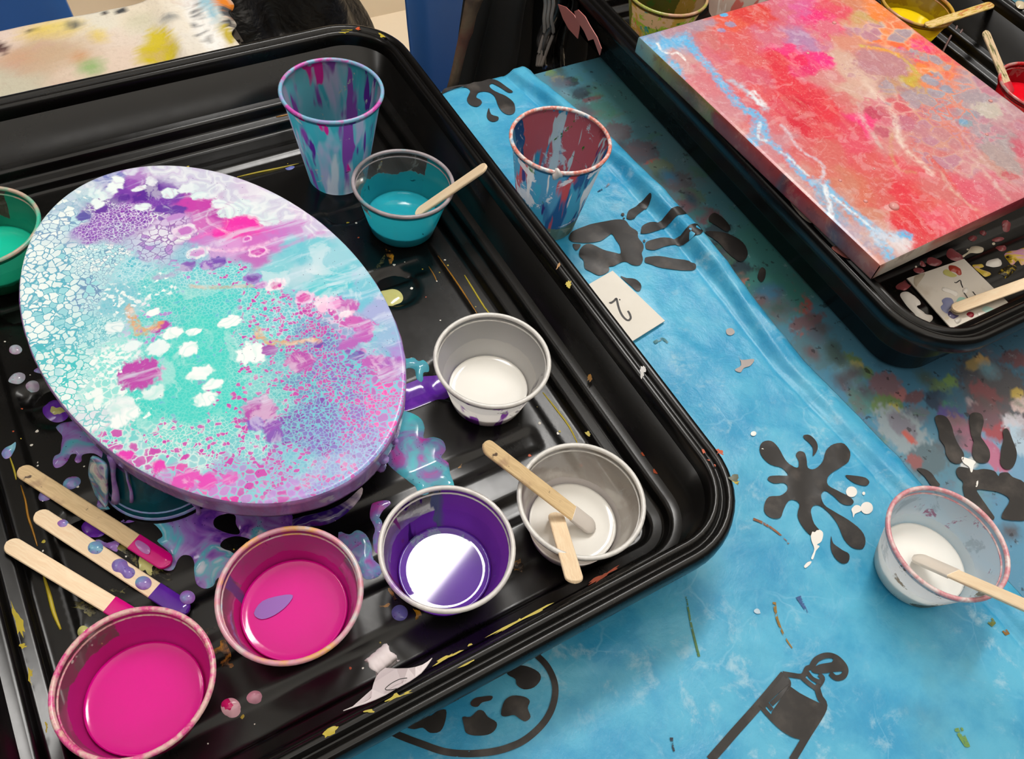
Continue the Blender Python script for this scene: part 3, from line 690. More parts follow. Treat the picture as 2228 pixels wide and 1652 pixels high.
pool('paint_puddle', [d_([(495, 930), (530, 895), (600, 880), (700, 900), (880, 1060), (985, 1230), (960, 1260), (900, 1215), (840, 1185), (765, 1190), (735, 1210), (732, 1255), (695, 1272), (670, 1245), (690, 1195), (640, 1195), (610, 1250), (560, 1300), (500, 1316), (474, 1270), (490, 1210), (540, 1180), (552, 1100), (560, 1030), (520, 980)])], pm_lav, .0016, label='pale swirled puddle at the left of the oval canvas')
pool('paint_puddle', [d_(ellipse(490, 775, 122, 108, .2, 16, .03, 2))], pm_pur, .0012, .004)
pool('paint_puddle', [d_(ellipse(505, 790, 82, 62, .2, 14, .05, 3))], pm_yel, .0018, .003, label='pale yellow pool inside a violet ring')
pool('paint_puddle', [Z(0, 1050, 4.72, ellipse(945, 440, 148, 100, .2, 16, .04, 5))], pm_pur, .0012, .004)
pool('paint_puddle', [Z(840, 560, 8.57, [(-120, 600), (0, 567), (120, 545), (220, 570), (290, 630), (318, 720), (280, 795), (180, 835), (100, 872), (-60, 880), (-160, 760)])], pm_yel, .0012, .003, label='pale yellow pool in a round hollow')
for cx, cy, rx, ry, an, mt in ((140, 253, 60, 43, 0, pm_pale), (290, 575, 60, 44, -.2, pm_pale), (645, 1450, 82, 56, -.35, pm_drop), (400, 1570, 62, 44, 0, pm_drop)):
    pool('paint_drop', [d_(ellipse(cx, cy, rx, ry, an, 14, .02, cx))], mt, .0022, .005, .0025)
pool('paint_drop', [d_([(75, 535), (110, 480), (170, 457), (222, 475), (225, 520), (180, 560), (120, 558)])], pm_pale, .0022, .005, .0025)
pool('paint_drop', [d_([(0, 1170), (30, 1120), (90, 1090), (128, 1065), (125, 1120), (100, 1170), (75, 1205), (30, 1215)])], pm_drop, .002, .005, .0025)
pool('paint_drop', [d_([(303, 445), (340, 415), (370, 420), (400, 460), (350, 465)])], pm_drop, .0015, .004, .0025)
pool('paint_drop', [Z(700, 1200, 3.183, ellipse(540, 427, 57, 55, 0, 14, .01))], wet_paint('lilac_drop', [S(110, 120, 190), S(130, 120, 195)], 60, 9), .0024, .006, .0025, label='round lilac drop between the cups')
pool('paint_drop', [Z(0, 1050, 4.72, ellipse(855, 1535, 72, 62, 0, 14, .03))], pm_yel, .0024, .006, .0025)
g_ = lambda pts: Z(0, 960, 2.3875, pts)
pool('paint_drop', [g_(ellipse(1199, 1384, 52, 48, 0, 14, .02))], plain('pink_white_drop', S(236, 190, 200), .15), .0014, .005, .0025, label='pale pink drop with a magenta middle')
pool('paint_drop', [g_(ellipse(1190, 1376, 42, 38, 0, 14, .03))], plain('magenta_drop', S(225, 35, 120), .15), .0020, .005, .0025)
pool('paint_drop', [g_(ellipse(1321, 1330, 42, 31, -.4, 14, .03))], plain('pink_drop', S(228, 170, 190), .15), .0020, .005, .0025)
pool('paint_puddle', [a([(640, 1050), (760, 1040), (750, 1110), (735, 1150), (650, 1110), (520, 1040), (560, 1015)])], pm_lav, .0012)
pool('paint_film', [a([(940, 1120), (1010, 1180), (1080, 1270), (1060, 1372), (1000, 1340), (930, 1285)])], pm_yel, .0006, .002, label='thin pale yellow film')
pool('paint_film', [a([(760, 1050), (850, 1090), (930, 1170), (935, 1270), (850, 1220), (740, 1120)])], pm_olive, .0004, .002)
pool('paint_film', [a([(1080, 1275), (1180, 1320), (1250, 1370), (1240, 1420), (1140, 1400), (1065, 1375)])], pm_olive, .0004, .002)
pool('paint_puddle', [g_([(1400, 446), (1480, 425), (1560, 395), (1700, 360), (1800, 310), (1880, 240), (1870, 300), (1790, 375), (1700, 425), (1580, 440), (1480, 452)])], wet_paint('white_violet', [S(214, 190, 205), S(220, 205, 212), S(50, 25, 110), S(60, 30, 120)], 30, 10), .0016, .004)
for pts in ([(700, 1265), (720, 1200), (905, 1190), (890, 1230), (930, 1240), (1010, 1280), (1160, 1350), (1090, 1420), (1000, 1400), (880, 1360), (830, 1320)],
            [(1040, 1060), (1090, 1050), (1180, 1100), (1250, 1120), (1290, 1100), (1320, 1060), (1280, 1110), (1300, 1150), (1220, 1140), (1150, 1130)]):
    pool('paint_film', [Z(0, 1050, 4.72, pts)], pm_olive, .0004, .002, .0025)
pool('paint_film', [g_([(1115, 1040), (1150, 1020), (1200, 1070), (1220, 1150), (1180, 1175), (1110, 1150)])], amb_film, .0004, .002)
pool('paint_film', [g_([(1050, 985), (1110, 965), (1150, 950), (1145, 975), (1080, 1000)])], amb_film, .0004, .002)
f_ = lambda pts: Z(800, 1000, 4.588, pts)
for pts in ([(200, 1310), (240, 1285), (265, 1350), (290, 1395), (330, 1402), (310, 1420), (270, 1415), (230, 1365)], [(110, 1455), (160, 1460), (205, 1435), (210, 1480), (150, 1475), (115, 1482)],
            [(440, 1470), (500, 1480), (560, 1540), (520, 1560), (500, 1600), (480, 1640), (470, 1600), (480, 1540)], [(1440, 1040), (1500, 990), (1560, 1020), (1560, 1100), (1500, 1120), (1440, 1110)], [(895, 75), (930, 40), (945, 10), (950, 40), (925, 75)]):
    pool('paint_film', [f_(pts)], amb_film, .0005, .002, .0025)
h_ = lambda pts: Z(560, 60, 2.95, pts)
pool('paint_film', [h_([(815, 1430), (835, 1425), (880, 1465), (870, 1510), (858, 1560), (838, 1500)])], amb_film, .0005, .002, .0025)
pool('paint_film', [h_([(735, 1560), (770, 1520), (820, 1455), (830, 1500), (790, 1540), (750, 1560)])], pm_olive, .0005, .002, .0025)
pool('paint_smear', [h_([(180, 900), (215, 885), (240, 895), (220, 912), (190, 915)])], plain('blue_lilac', S(110, 120, 190), .4), .0008, .002, .0025)
def crease(pts, r, mat, z=0.0):
    w = []
    for x, y in smooth(pts, 3, False):
        p = P(x, y, z); p.z = z if z else float(z1(p.x, p.y)); w.append(p)
    return obj('paint_crease', tube(w, r, 5, True), tray1, mat)
crease([(953, 552), (985, 597), (1010, 634), (1043, 685)], .0007, amb_mat)
crease([(1011, 594), (1030, 625), (1055, 665), (1071, 684)], .0008, yel_mat)
crease([(1182, 850), (1210, 885), (1240, 925), (1258, 962)], .0008, yel_mat)
crease([(515, 381), (560, 371), (600, 363), (650, 352)], .0009, yel_mat)
crease([(835, 207), (845, 220), (852, 228)], .0008, amb_mat, .012)
crease([(820, 235), (835, 255), (852, 276)], .0009, amb_mat, .004)
crease([(601, 255), (615, 252), (632, 248)], .0008, amb_mat, .010)
crease([(30, 1215), (40, 1250), (55, 1305), (70, 1350), (83, 1398), (100, 1450), (112, 1500)], .0010, amb_mat)
crease([(92, 1250), (104, 1290), (114, 1330), (129, 1367)], .0014, yel_mat)
crease([(42, 1052), (52, 1085), (58, 1120), (68, 1150), (78, 1185)], .0008, amb_mat)
crease([(3, 1118), (12, 1150), (17, 1175)], .0008, amb_mat)
crease([(18, 990), (28, 1020), (32, 1040)], .0007, yel_mat)
crease([(18, 1490), (30, 1530), (38, 1570)], .001, amb_mat, .006)
crease([(933, 580), (945, 600), (950, 612)], .0005, amb_mat)
# old paint on the ledges and the rim
def onrim(name, pts, z, mat, h=.0006, n=3): return puddle(name, [pts], z, h, mat, tray1, .003, .0015, lambda x, y: np.full(len(x), z), n=n, jag=.45)
onrim('paint_smear', f_([(0, 0), (1, 0), (1, 1)]) and Z(0, 1050, 4.72, [(100, 1250), (130, 1240), (180, 1330), (230, 1420), (270, 1600), (200, 1640), (150, 1500)]), .0157, yel_mat)
onrim('paint_smear', Z(0, 1400, 6.557, [(265, 0), (380, 0), (385, 60), (320, 90), (290, 60)]), .0157, yel_mat)
onrim('paint_smear', Z(0, 1400, 6.557, [(400, 350), (440, 345), (475, 400), (470, 480), (430, 470), (440, 600), (465, 650), (430, 610), (400, 480)]), .0157, yel_mat)
onrim('paint_smear', Z(0, 1400, 6.557, [(640, 1130), (690, 1140), (690, 1200), (660, 1300), (640, 1280), (660, 1200)]), .0157, yel_mat)
onrim('paint_smear', Z(0, 1400, 6.557, [(120, 1170), (160, 1120), (210, 1100), (190, 1150), (160, 1220), (130, 1225)]), .006, yel_mat)
for l, z, mt in ([(955, 330), (975, 305), (1005, 345), (1000, 370), (970, 360)], .0158, org_mat), ([(1060, 480), (1085, 470), (1110, 500), (1100, 522), (1070, 505)], .0158, org_mat), ([(1195, 1055), (1220, 1045), (1245, 1075), (1225, 1100), (1200, 1090)], .0060, org_mat), \
               ([(1475, 310), (1500, 305), (1520, 345), (1495, 350)], .0604, org_mat), ([(1595, 300), (1640, 300), (1690, 350), (1670, 362), (1620, 340), (1600, 370), (1610, 330)], .0604, org_mat), ([(1520, 395), (1555, 395), (1550, 408)], .0604, org_mat), ([(1580, 435), (1605, 440), (1600, 460)], .0580, org_mat), \
               ([(1700, 560), (1740, 520), (1800, 515), (1815, 570), (1790, 615), (1740, 575)], .0604, plain('grey_green', S(92, 96, 78), .45)), ([(1740, 575), (1770, 585), (1810, 580), (1790, 612), (1765, 600)], .0609, yel_mat), \
               ([(1000, 600), (1020, 610), (1055, 670), (1040, 690), (1010, 650)], .0062, yel_mat), ([(930, 565), (975, 545), (990, 575), (965, 585)], .0062, yel_mat), ([(1080, 715), (1100, 720), (1095, 755), (1080, 745)], .0060, yel_mat), ([(480, 160), (520, 150), (540, 195), (510, 205)], .0060, yel_mat), \
               ([(480, 1480), (530, 1420), (620, 1380), (700, 1340), (760, 1300), (778, 1315), (740, 1345), (640, 1410), (540, 1470)], .0200, org_mat), ([(1320, 255), (1340, 262), (1325, 285)], .04, yel_mat):
    onrim('paint_fleck', Z(1150, 900, 3.933, l), z, mt)
for l, z in ([(1180, 575), (1300, 500), (1420, 430), (1590, 365), (1570, 395), (1400, 470), (1260, 550), (1190, 585)], .0600), ([(770, 780), (860, 720), (960, 675), (990, 690), (880, 740), (790, 790)], .0590), ([(950, 800), (1060, 740), (1075, 750), (980, 800)], .0600), \
             ([(930, 960), (935, 910), (980, 870), (1040, 900), (990, 945)], .0575), ([(0, 1250), (60, 1210), (120, 1200), (110, 1240), (30, 1300), (0, 1310)], .0600), ([(280, 1110), (340, 1085), (370, 1110), (320, 1125)], .0600), ([(430, 1040), (500, 985), (560, 995), (600, 965), (640, 970), (540, 1010), (450, 1050)], .0600), ([(1000, 655), (1030, 635), (1045, 645), (1015, 660)], .0560):
    onrim('paint_fleck', q2(l), z + .0004, yel_mat)
for l, z, mt in ([(2150, 205), (2228, 200), (2225, 215), (2160, 212)], .0604, yel_mat), :
    onrim('paint_fleck', Z(0, 0, 2.932, l), z, mt)
onrim('paint_fleck', ellipse(779, 63, 6, 5, n=8), .0600, org_mat)
onrim('paint_fleck', [(744, 66), (758, 64), (767, 65), (758, 69), (746, 70)], .058, yel_mat)
onrim('paint_fleck', [(824, 70), (834, 76), (840, 84), (832, 84), (824, 77)], .060, yel_mat)
onrim('paint_fleck', ellipse(1237, 619, 8, 10, n=8, wob=.1), .0600, yel_mat)
onrim('paint_fleck', Z(1060, 0, 2.664, [(395, 1565), (415, 1520), (430, 1535), (408, 1560)]), .0600, amb_mat)
onrim('paint_fleck', ellipse(1341, 774, 4, 4, n=8), .045, plain('pale_blue_fleck', S(170, 205, 235), .4))
onrim('paint_fleck', ellipse(1283, 822, 6, 11, .2, n=8), .020, amb_mat)
onrim('paint_fleck', ellipse(1117, 649, 4, 5, 0, n=8), .006, amb_mat)
onrim('paint_fleck', [(1392, 800), (1400, 795), (1408, 800), (1404, 815), (1396, 825), (1390, 818)], .0600, plain('clear_glue', S(150, 145, 140), .15))
# loose tongue of yellow paint hanging off the front rim
pl = []
for (x, y), z in zip(q2([(1530, 650), (1590, 600), (1640, 530), (1700, 515), (1780, 500), (1860, 485), (1950, 440), (1880, 500), (1800, 540), (1700, 580), (1620, 620)]), [.036, .042, .048, .048, .048, .048, .046, .044, .043, .041, .038]): pl.append(P(x, y, z))
bm = bmesh.new(); f = bm.faces.new([bm.verts.new(p) for p in pl]); r = bmesh.ops.extrude_face_region(bm, geom=[f]); bmesh.ops.translate(bm, verts=[v for v in r['geom'] if isinstance(v, bmesh.types.BMVert)], vec=(0, -.0006, -.0006)); bmesh.ops.recalc_face_normals(bm, faces=bm.faces)
obj('paint_peel', bm_mesh(bm), tray1, yel_mat, False)['label'] = 'yellow tongue of dried paint under the front rim'
# countless tiny specks
bm = bmesh.new(); r_ = random.Random(5)
mats = [plain('speck_white', S(225, 220, 210), .4), yel_mat, org_mat]
for k in range(260):
    if k < 150: x, y = T1C[0] + r_.uniform(-.16, .16), T1C[1] + r_.uniform(-.22, .22)
    else: x, y = T1C[0] + r_.choice([-1, 1, 1]) * r_.uniform(.12, .162), T1C[1] + r_.uniform(-.22, .22)
    if any(math.hypot(x - a_, y - b_) < .034 for a_, b_ in ((.188, .5155), (.211, .443), (.194, .2715), (.192, .1585), (.1076, .168), (.0212, .1827), (-.064, .1725), (-.068, .516), (-.0145, .3135))): continue
    s = r_.choice([.0004, .0005, .0006, .0008, .0011]); z = float(z1(x, y))
    v = [bm.verts.new((x + s * math.cos(i * 1.047) * r_.uniform(.7, 1.4), y + s * math.sin(i * 1.047) * r_.uniform(.7, 1.4), z + .0002)) for i in range(6)]
    t = bm.verts.new((x, y, z + s * .5)); mi = r_.choice([0, 0, 0, 1, 1, 2])
    for i in range(6): bm.faces.new((v[i], v[(i + 1) % 6], t)).material_index = mi
o = obj('paint_specks', bm_mesh(bm), tray1, None); o['kind'] = 'stuff'
for mm in mats: o.data.materials.append(mm)

# ------------------------------------------------------------------ cups
def cup_material(name, base, alpha, layers, rough=.22, glow=.6):
    """thin plastic wall (base colour at the given opacity) with layers of paint on it"""
    m = M(name); co = m.co(); xyz = m.sep(co)
    col, al = base, 1 - (1 - alpha) ** 2
    up = m.node('ShaderNodeVectorMath', operation='NORMALIZE'); m.put(up.inputs[0], m.map(co, (1, 1, 0)))
    for k, L in enumerate(layers):
        kind = L['k']; off = (k * .37 + 1, k * .73, k * .21)
        if kind == 'level':
            nz = m.noise(L.get('scale', 45), 4, m.map(co, (1, 1, .35), off), .6)
            v = m.math('SUBTRACT', m.math('ADD', L['z'], m.math('MULTIPLY', m.math('SUBTRACT', nz, .5), L.get('amp', .02))), xyz[2])
            mask = m.sstep(v, -.0004, .0006)
        elif kind == 'streak':
            nz = m.noise(L.get('scale', 60), 3, m.map(co, (1, 1, L.get('len', .12)), off), .5, L.get('dist', .4))
            mask = m.sstep(nz, L['t'], L['t'] + L.get('soft', .04))
        elif kind == 'smudge':
            nz = m.noise(L.get('scale', 60), 5, m.map(co, loc=off), .65, .6)
            mask = m.sstep(nz, L['t'], L['t'] + L.get('soft', .05))
        elif kind == 'sector':
            d = m.node('ShaderNodeVectorMath', operation='DOT_PRODUCT'); m.put(d.inputs[0], up.outputs[0])
            a_ = math.radians(L['dir']); d.inputs[1].default_value = (math.cos(a_), math.sin(a_), 0)
            nz = m.noise(L.get('scale', 50), 4, m.map(co, (1, 1, L.get('len', .5)), off), .6)
            v = m.math('ADD', d.outputs['Value'], m.math('MULTIPLY', m.math('SUBTRACT', nz, .5), L.get('amp', .25)))
            mask = m.sstep(v, math.cos(math.radians(L['w'])), math.cos(math.radians(L['w'])) + L.get('soft', .02))
        if 'z0' in L: mask = m.math('MULTIPLY', mask, m.sstep(xyz[2], L['z0'] - .002, L['z0'] + .002))
        if 'z1' in L: mask = m.math('MULTIPLY', mask, m.sstep(xyz[2], L['z1'] + .002, L['z1'] - .002))
        if 'only' in L:
            d = m.node('ShaderNodeVectorMath', operation='DOT_PRODUCT'); m.put(d.inputs[0], up.outputs[0])
            a_ = math.radians(L['only'][0]); d.inputs[1].default_value = (math.cos(a_), math.sin(a_), 0)
            mask = m.math('MULTIPLY', mask, m.sstep(d.outputs['Value'], math.cos(math.radians(L['only'][1])), math.cos(math.radians(L['only'][1])) + .1))
        o_ = L.get('o', 1.0)
        fc = m.math('MULTIPLY', mask, o_) if o_ < 1 else mask
        col = m.mix(fc, col, L['c']); al = m.mixf(fc, al, 1 - (1 - L.get('a', 1.0)) ** 2)
    surf0 = m.pbsdf(col, rough, spec=.5)
    tl_ = m.node('ShaderNodeBsdfTranslucent'); m.put(tl_.inputs[0], col)
    ms = m.node('ShaderNodeMixShader'); ms.inputs[0].default_value = glow; m.put(ms.inputs[1], surf0); m.put(ms.inputs[2], tl_.outputs[0]); surf = ms.outputs[0]
    tr = m.node('ShaderNodeBsdfTransparent'); tr.inputs[0].default_value = (.97, .97, .96, 1)
    gl = m.node('ShaderNodeBsdfGlossy'); gl.inputs['Roughness'].default_value = .12
    fr = m.node('ShaderNodeFresnel'); fr.inputs[0].default_value = 1.4
    c1 = m.node('ShaderNodeMixShader'); m.put(c1.inputs[0], fr.outputs[0]); m.put(c1.inputs[1], tr.outputs[0]); m.put(c1.inputs[2], gl.outputs[0])
    c2 = m.node('ShaderNodeMixShader'); m.put(c2.inputs[0], al); m.put(c2.inputs[1], c1.outputs[0]); m.put(c2.inputs[2], surf)
    return m.done(c2.outputs[0])
def rim_material(name, cols, scale=45):
    m = M(name); n = m.noise(scale, 4, None, .65)
    k = len(cols); c = m.ramp(n, [(.30 + .40 * i / max(k - 1, 1), cc) for i, cc in enumerate(cols)]) if k > 1 else cols[0]
    return m.done(m.pbsdf(c, .25))
def cup_profile(R, rb, h, t=.0007, lip=.0024):
    s = (R - rb) / h
    rr = lambda z: rb + s * z
    inner = lambda z: rr(z) - t
    zs = [.0, .0012, .004, .4 * h, h - .006, h - .0052, h - .0045]
    out = [(0, .0006), (rb - .0035, .0006), (rb - .0025, 0), (rb - .0006, 0)] + [(rr(z), z) for z in zs[1:5]] + [(rr(h) + .0006, h - .0048), (rr(h) + .0006, h - .0006)]
    inn = [(rr(h) - t, h - .0006), (rr(h) - t - .0001, h - .0048), (inner(h - .006), h - .0062)] + [(inner(z), z) for z in (.4 * h, .004, .0022)] + [(rb - .003, .0014), (0, .0014)]
    return out + [(rr(h), h - .0004)]
CUPS = {}
LOW, TALL = (.0371, .0250, .045), (.0371, .0232, .0848)
def cup(key, label, kind, x, y, zrim, tx, ty, wall, rim, liquid=None, group=None, name='paint_cup', lift=0.0, invert=False):
    Rr, rb, h = kind
    a_ = Vector((tx, ty, 1)).normalized()
    if invert:
        base = Vector((x, y, zrim)); rot = Vector((0, 0, 1)).rotation_difference(Vector((0, 0, -1)))
    else:
        base = Vector((x, y, zrim)) - a_ * (h / a_.z) if zrim is not None else None
        base = base + Vector((0, 0, lift + .0005)); rot = Vector((0, 0, 1)).rotation_difference(a_)
    o = thing(name, label, 'cup', base, group, rot)
    obj('cup_wall', lathe(cup_profile(Rr, rb, h), 64), o, wall, True, False)
    rp = [(Rr + .0002 + .0015 * math.cos(t_), h - .0016 + .0016 * math.sin(t_)) for t_ in [2 * math.pi * k / 12 for k in range(12)]]
    obj('rim', lathe(rp + rp[:1], 64), o, rim, True, False)
    if kind is LOW:
        rp = [(Rr - .0012 + .0006 * math.cos(t_), h - .0058 + .0006 * math.sin(t_)) for t_ in [2 * math.pi * k / 8 for k in range(8)]]
        obj('inner_ridge', lathe(rp + rp[:1], 48), o, rim, True, False)
    if liquid:
        z, mt = liquid[:2]; s = (Rr - rb) / h; ri = lambda q_: rb + s * q_ - .0009
        obj('paint', lathe([(0, .0016), (rb - .0035, .0016), (ri(.004), .004), (ri(z), z + .0006), (ri(z) - .0012, z + .0001), (ri(z) - .005, z), (0, z)], 48), o, mt, True, False)['label'] = liquid[2]
    CUPS[key] = o
    return o
W = S(222, 220, 216)
clear_rim = rim_material('milky_rim', [S(200, 198, 196), S(222, 220, 216), S(186, 182, 180)])
# A tall turquoise and violet cup in the left tray
wallA = cup_material('turquoise_violet_wall', S(112, 200, 220), 1.0, [
    dict(k='streak', t=.50, c=S(186, 190, 226), scale=38, soft=.08), dict(k='streak', t=.57, c=S(140, 80, 180), scale=52, soft=.05), dict(k='streak', t=.50, c=S(60, 185, 205), scale=44, soft=.05, o=.9),
    dict(k='streak', t=.545, c=S(228, 236, 244), scale=48, soft=.08, o=.85, z1=.05), dict(k='streak', t=.60, c=S(96, 44, 160), scale=62, soft=.04), dict(k='streak', t=.62, c=S(225, 45, 165), scale=46, soft=.03, z0=.028),
    dict(k='smudge', t=.66, c=S(22, 30, 44), scale=55, only=(-60, 70)), dict(k='smudge', t=.63, c=S(190, 200, 200), scale=70)])
cup('A', 'tall cup streaked turquoise, violet and pink standing at the back of the left tray', TALL, .1878, .5155, .085, .0032, .0025, wallA, rim_material('turquoise_violet_rim', [S(110, 185, 215), S(170, 150, 210), S(120, 190, 215), S(215, 70, 175), S(170, 120, 200)], 40))
# T tall cup on the cloth
wallT = cup_material('blue_red_streaked_wall', S(84, 156, 196), .96, [
    dict(k='streak', t=.50, c=S(40, 92, 145), scale=48, soft=.07), dict(k='sector', dir=40, w=70, c=S(222, 104, 112), z0=.02, amp=.6), dict(k='streak', t=.56, c=S(196, 80, 84), scale=58, soft=.05, z0=.012),
    dict(k='streak', t=.58, c=S(70, 165, 200), scale=66, soft=.04), dict(k='streak', t=.60, c=S(222, 226, 228), scale=75, soft=.03), dict(k='streak', t=.63, c=S(60, 50, 120), scale=80, soft=.03),
    dict(k='smudge', t=.55, c=S(226, 230, 234), scale=52, o=.85), dict(k='smudge', t=.63, c=S(70, 120, 50), scale=70), dict(k='level', z=.016, amp=.02, c=S(92, 118, 92), o=.8)])
cup('T', 'tall cup streaked blue, red and white on the blue cloth between the trays', TALL, .3233, .4066, .085, .0014, .0108, wallT, rim_material('white_coral_rim', [S(120, 170, 205), S(226, 224, 224), S(222, 120, 100), S(230, 226, 224), S(210, 90, 80)], 55), lift=-.0050)
oT = CUPS['T']
bm = bmesh.new(); bmesh.ops.create_icosphere(bm, subdivisions=2, radius=.0042)
for v in bm.verts: v.co = Vector((v.co.x * .8, v.co.y * .7, v.co.z * 1.1)) * (1 + .35 * math.sin(v.co.x * 900 + v.co.z * 700))
for v in bm.verts: v.co += Vector((-.0215, -.0310, .0825))
obj('paint_lump', bm_mesh(bm), oT, plain('white_lump', S(226, 222, 220), .4), True, False)['label'] = 'white lump of dried paint on the rim'
# B teal cup
teal_liq = wet_paint('teal_paint', [S(30, 150, 170), S(40, 165, 182)], 30, 11, .06, specks=False)
wallB = cup_material('teal_cup_wall', S(170, 178, 178), .10, [
    dict(k='smudge', t=.56, c=S(150, 160, 160), scale=60, a=.45, z0=.022), dict(k='level', z=.027, amp=.022, c=S(46, 186, 204), scale=42), dict(k='sector', dir=-8, w=42, c=S(46, 190, 206), amp=.2), dict(k='sector', dir=-100, w=62, c=S(46, 186, 202), amp=.4),
    dict(k='smudge', t=.64, c=S(20, 60, 80), scale=75, z1=.03, o=.8)])
cup('B', 'low clear cup of teal paint with a wooden stick over its right rim', LOW, .2123, .4438, .045, .0312, .0188, wallB, rim_material('grey_teal_rim', [S(150, 130, 135), S(170, 160, 165), S(150, 140, 145), S(50, 165, 180)], 30), (.0115, teal_liq, 'teal paint'), lift=.0006)
# C white cup
white_liq = plain('white_paint', S(240, 238, 232), .10)
wallC = cup_material('white_cup_wall', S(240, 238, 236), .5, [
    dict(k='level', z=.039, amp=.012, c=S(238, 236, 234), a=.8, scale=30), dict(k='smudge', t=.60, c=S(190, 140, 110), scale=50, a=.8, z0=.034, only=(130, 50)), dict(k='level', z=.024, amp=.006, c=S(250, 247, 243)), dict(k='streak', t=.57, c=S(132, 70, 165), scale=60, only=(-115, 45)),
    dict(k='smudge', t=.55, c=S(150, 145, 150), scale=60, only=(-75, 45), z1=.036), dict(k='smudge', t=.68, c=S(40, 36, 40), scale=80, only=(-110, 50), z1=.03)])
cup('C', 'low cup of white paint with violet drips outside, right of the oval painting', LOW, .1941, .2716, .045, .0014, .0028, wallC, clear_rim, (.0105, white_liq, 'white paint'))
# D white cup with two sticks
wallD = cup_material('grey_frosted_wall', S(232, 224, 214), .52, [dict(k='smudge', t=.5, c=S(216, 206, 196), scale=40, a=.62), dict(k='smudge', t=.63, c=S(225, 222, 218), scale=70, a=.7), dict(k='level', z=.017, amp=.004, c=S(248, 240, 236), a=.95)])
cup('D', 'low frosted cup of white paint holding two crossed sticks, in the tray corner', LOW, .1923, .1586, .045, .0114, .0041, wallD, clear_rim, (.0120, white_liq, 'white paint'), lift=.0003)
# E violet cup
m = M('violet_paint'); n_ = m.noise(55, 4, m.warp(.02, 40, 3), .6, 1.5)
cE = m.mix(m.math('MULTIPLY', m.sstep(n_, .55, .62), m.sstep(m.sep(m.co())[1], .004, .016)), S(92, 38, 160), S(110, 120, 160))
vio_liq = m.done(m.pbsdf(cE, .04, spec=.6))
wallE = cup_material('violet_cup_wall', S(200, 196, 196), .2, [
    dict(k='smudge', t=.5, c=S(160, 150, 170), scale=40, a=.4), dict(k='sector', dir=-10, w=82, c=S(158, 74, 226), amp=.35), dict(k='sector', dir=215, w=58, c=S(160, 100, 220), amp=.5, z1=.030), dict(k='level', z=.026, amp=.012, c=S(150, 70, 220), scale=40),
    dict(k='streak', t=.55, c=S(110, 120, 165), scale=62, soft=.03, only=(100, 38)), dict(k='streak', t=.60, c=S(160, 70, 165), scale=62, soft=.03, only=(150, 60)), dict(k='streak', t=.58, c=S(70, 20, 130), scale=70, only=(95, 30))])
cup('E', 'low cup of shiny violet paint near the front rim of the left tray', LOW, .1078, .1679, .045, .0044, .0003, wallE, rim_material('violet_white_rim', [S(208, 204, 200), S(222, 218, 214), S(200, 196, 196), S(150, 90, 190)], 28), (.0120, vio_liq, 'violet paint'))
# F magenta cup
mag_liq = plain('magenta_paint', S(216, 6, 142), .10)
wallF = cup_material('magenta_smeared_wall', S(185, 150, 160), .28, [
    dict(k='smudge', t=.48, c=S(180, 110, 140), scale=45, a=.6), dict(k='sector', dir=75, w=62, c=S(252, 80, 180), amp=.6, o=.85), dict(k='level', z=.025, amp=.012, c=S(252, 50, 170)), dict(k='streak', t=.58, c=S(150, 100, 180), scale=55, only=(150, 45)),
    dict(k='smudge', t=.62, c=S(90, 30, 40), scale=60, only=(130, 50), z0=.025), dict(k='streak', t=.62, c=S(225, 150, 90), scale=60, only=(190, 60), o=.8)])
cup('F', 'low clear cup of magenta paint with a lilac smear, just left of the violet cup', LOW, .0212, .1824, .045, -.0005, -.0075, wallF, rim_material('rainbow_rim', [S(150, 190, 215), S(206, 190, 190), S(215, 150, 170), S(226, 170, 100), S(200, 190, 200)], 38), (.0185, mag_liq, 'magenta paint'))
puddle_f = CUPS['F']
V_, F_, _L = cdt([smooth([(-.0205, .0075), (-.014, .012), (-.004, .0105), (.002, .0075), (-.003, .0035), (-.011, .0015), (-.018, .0025)], 3)], .002)
obj('paint_swirl', mesh(np.c_[V_, np.full(len(V_), .0192)], F_.tolist()), puddle_f, plain('lilac_swirl', S(146, 98, 182), .15), True, False)['label'] = 'lilac smear floating on the magenta paint'
# G big magenta cup in the near left corner
wallG = cup_material('magenta_cup_wall', S(196, 130, 150), .34, [dict(k='smudge', t=.46, c=S(190, 90, 130), scale=40, a=.6), dict(k='sector', dir=-20, w=112, c=S(252, 56, 176), amp=.5), dict(k='level', z=.030, amp=.016, c=S(252, 52, 174), scale=40)])
cup('G', 'low cup brimming with magenta paint in the near left corner', LOW, -.0622, .1741, .045, .0367, .0353, wallG, rim_material('pink_peach_rim', [S(206, 170, 170), S(226, 70, 150), S(222, 190, 180), S(214, 60, 140), S(220, 180, 160)], 60), (.0190, mag_liq, 'magenta paint'), lift=.0012)
# K green cup at the left edge
grn_liq = plain('emerald_paint', S(28, 196, 164), .10)
wallK = cup_material('emerald_cup_wall', S(110, 110, 90), .35, [dict(k='sector', dir=-25, w=82, c=S(48, 186, 150), amp=.3), dict(k='level', z=.024, amp=.014, c=S(40, 180, 145)), dict(k='level', z=.010, amp=.012, c=S(12, 130, 90), scale=60)])
pk = P(-48, 490, .045)
cup('K', 'low cup of emerald green paint cut by the left edge, beside the oval painting', LOW, pk.x, pk.y, .045, 0, .004, wallK, rim_material('beige_green_rim', [S(190, 160, 140), S(200, 172, 155), S(60, 190, 160), S(195, 165, 150)], 24), (.0150, grn_liq, 'emerald green paint'))
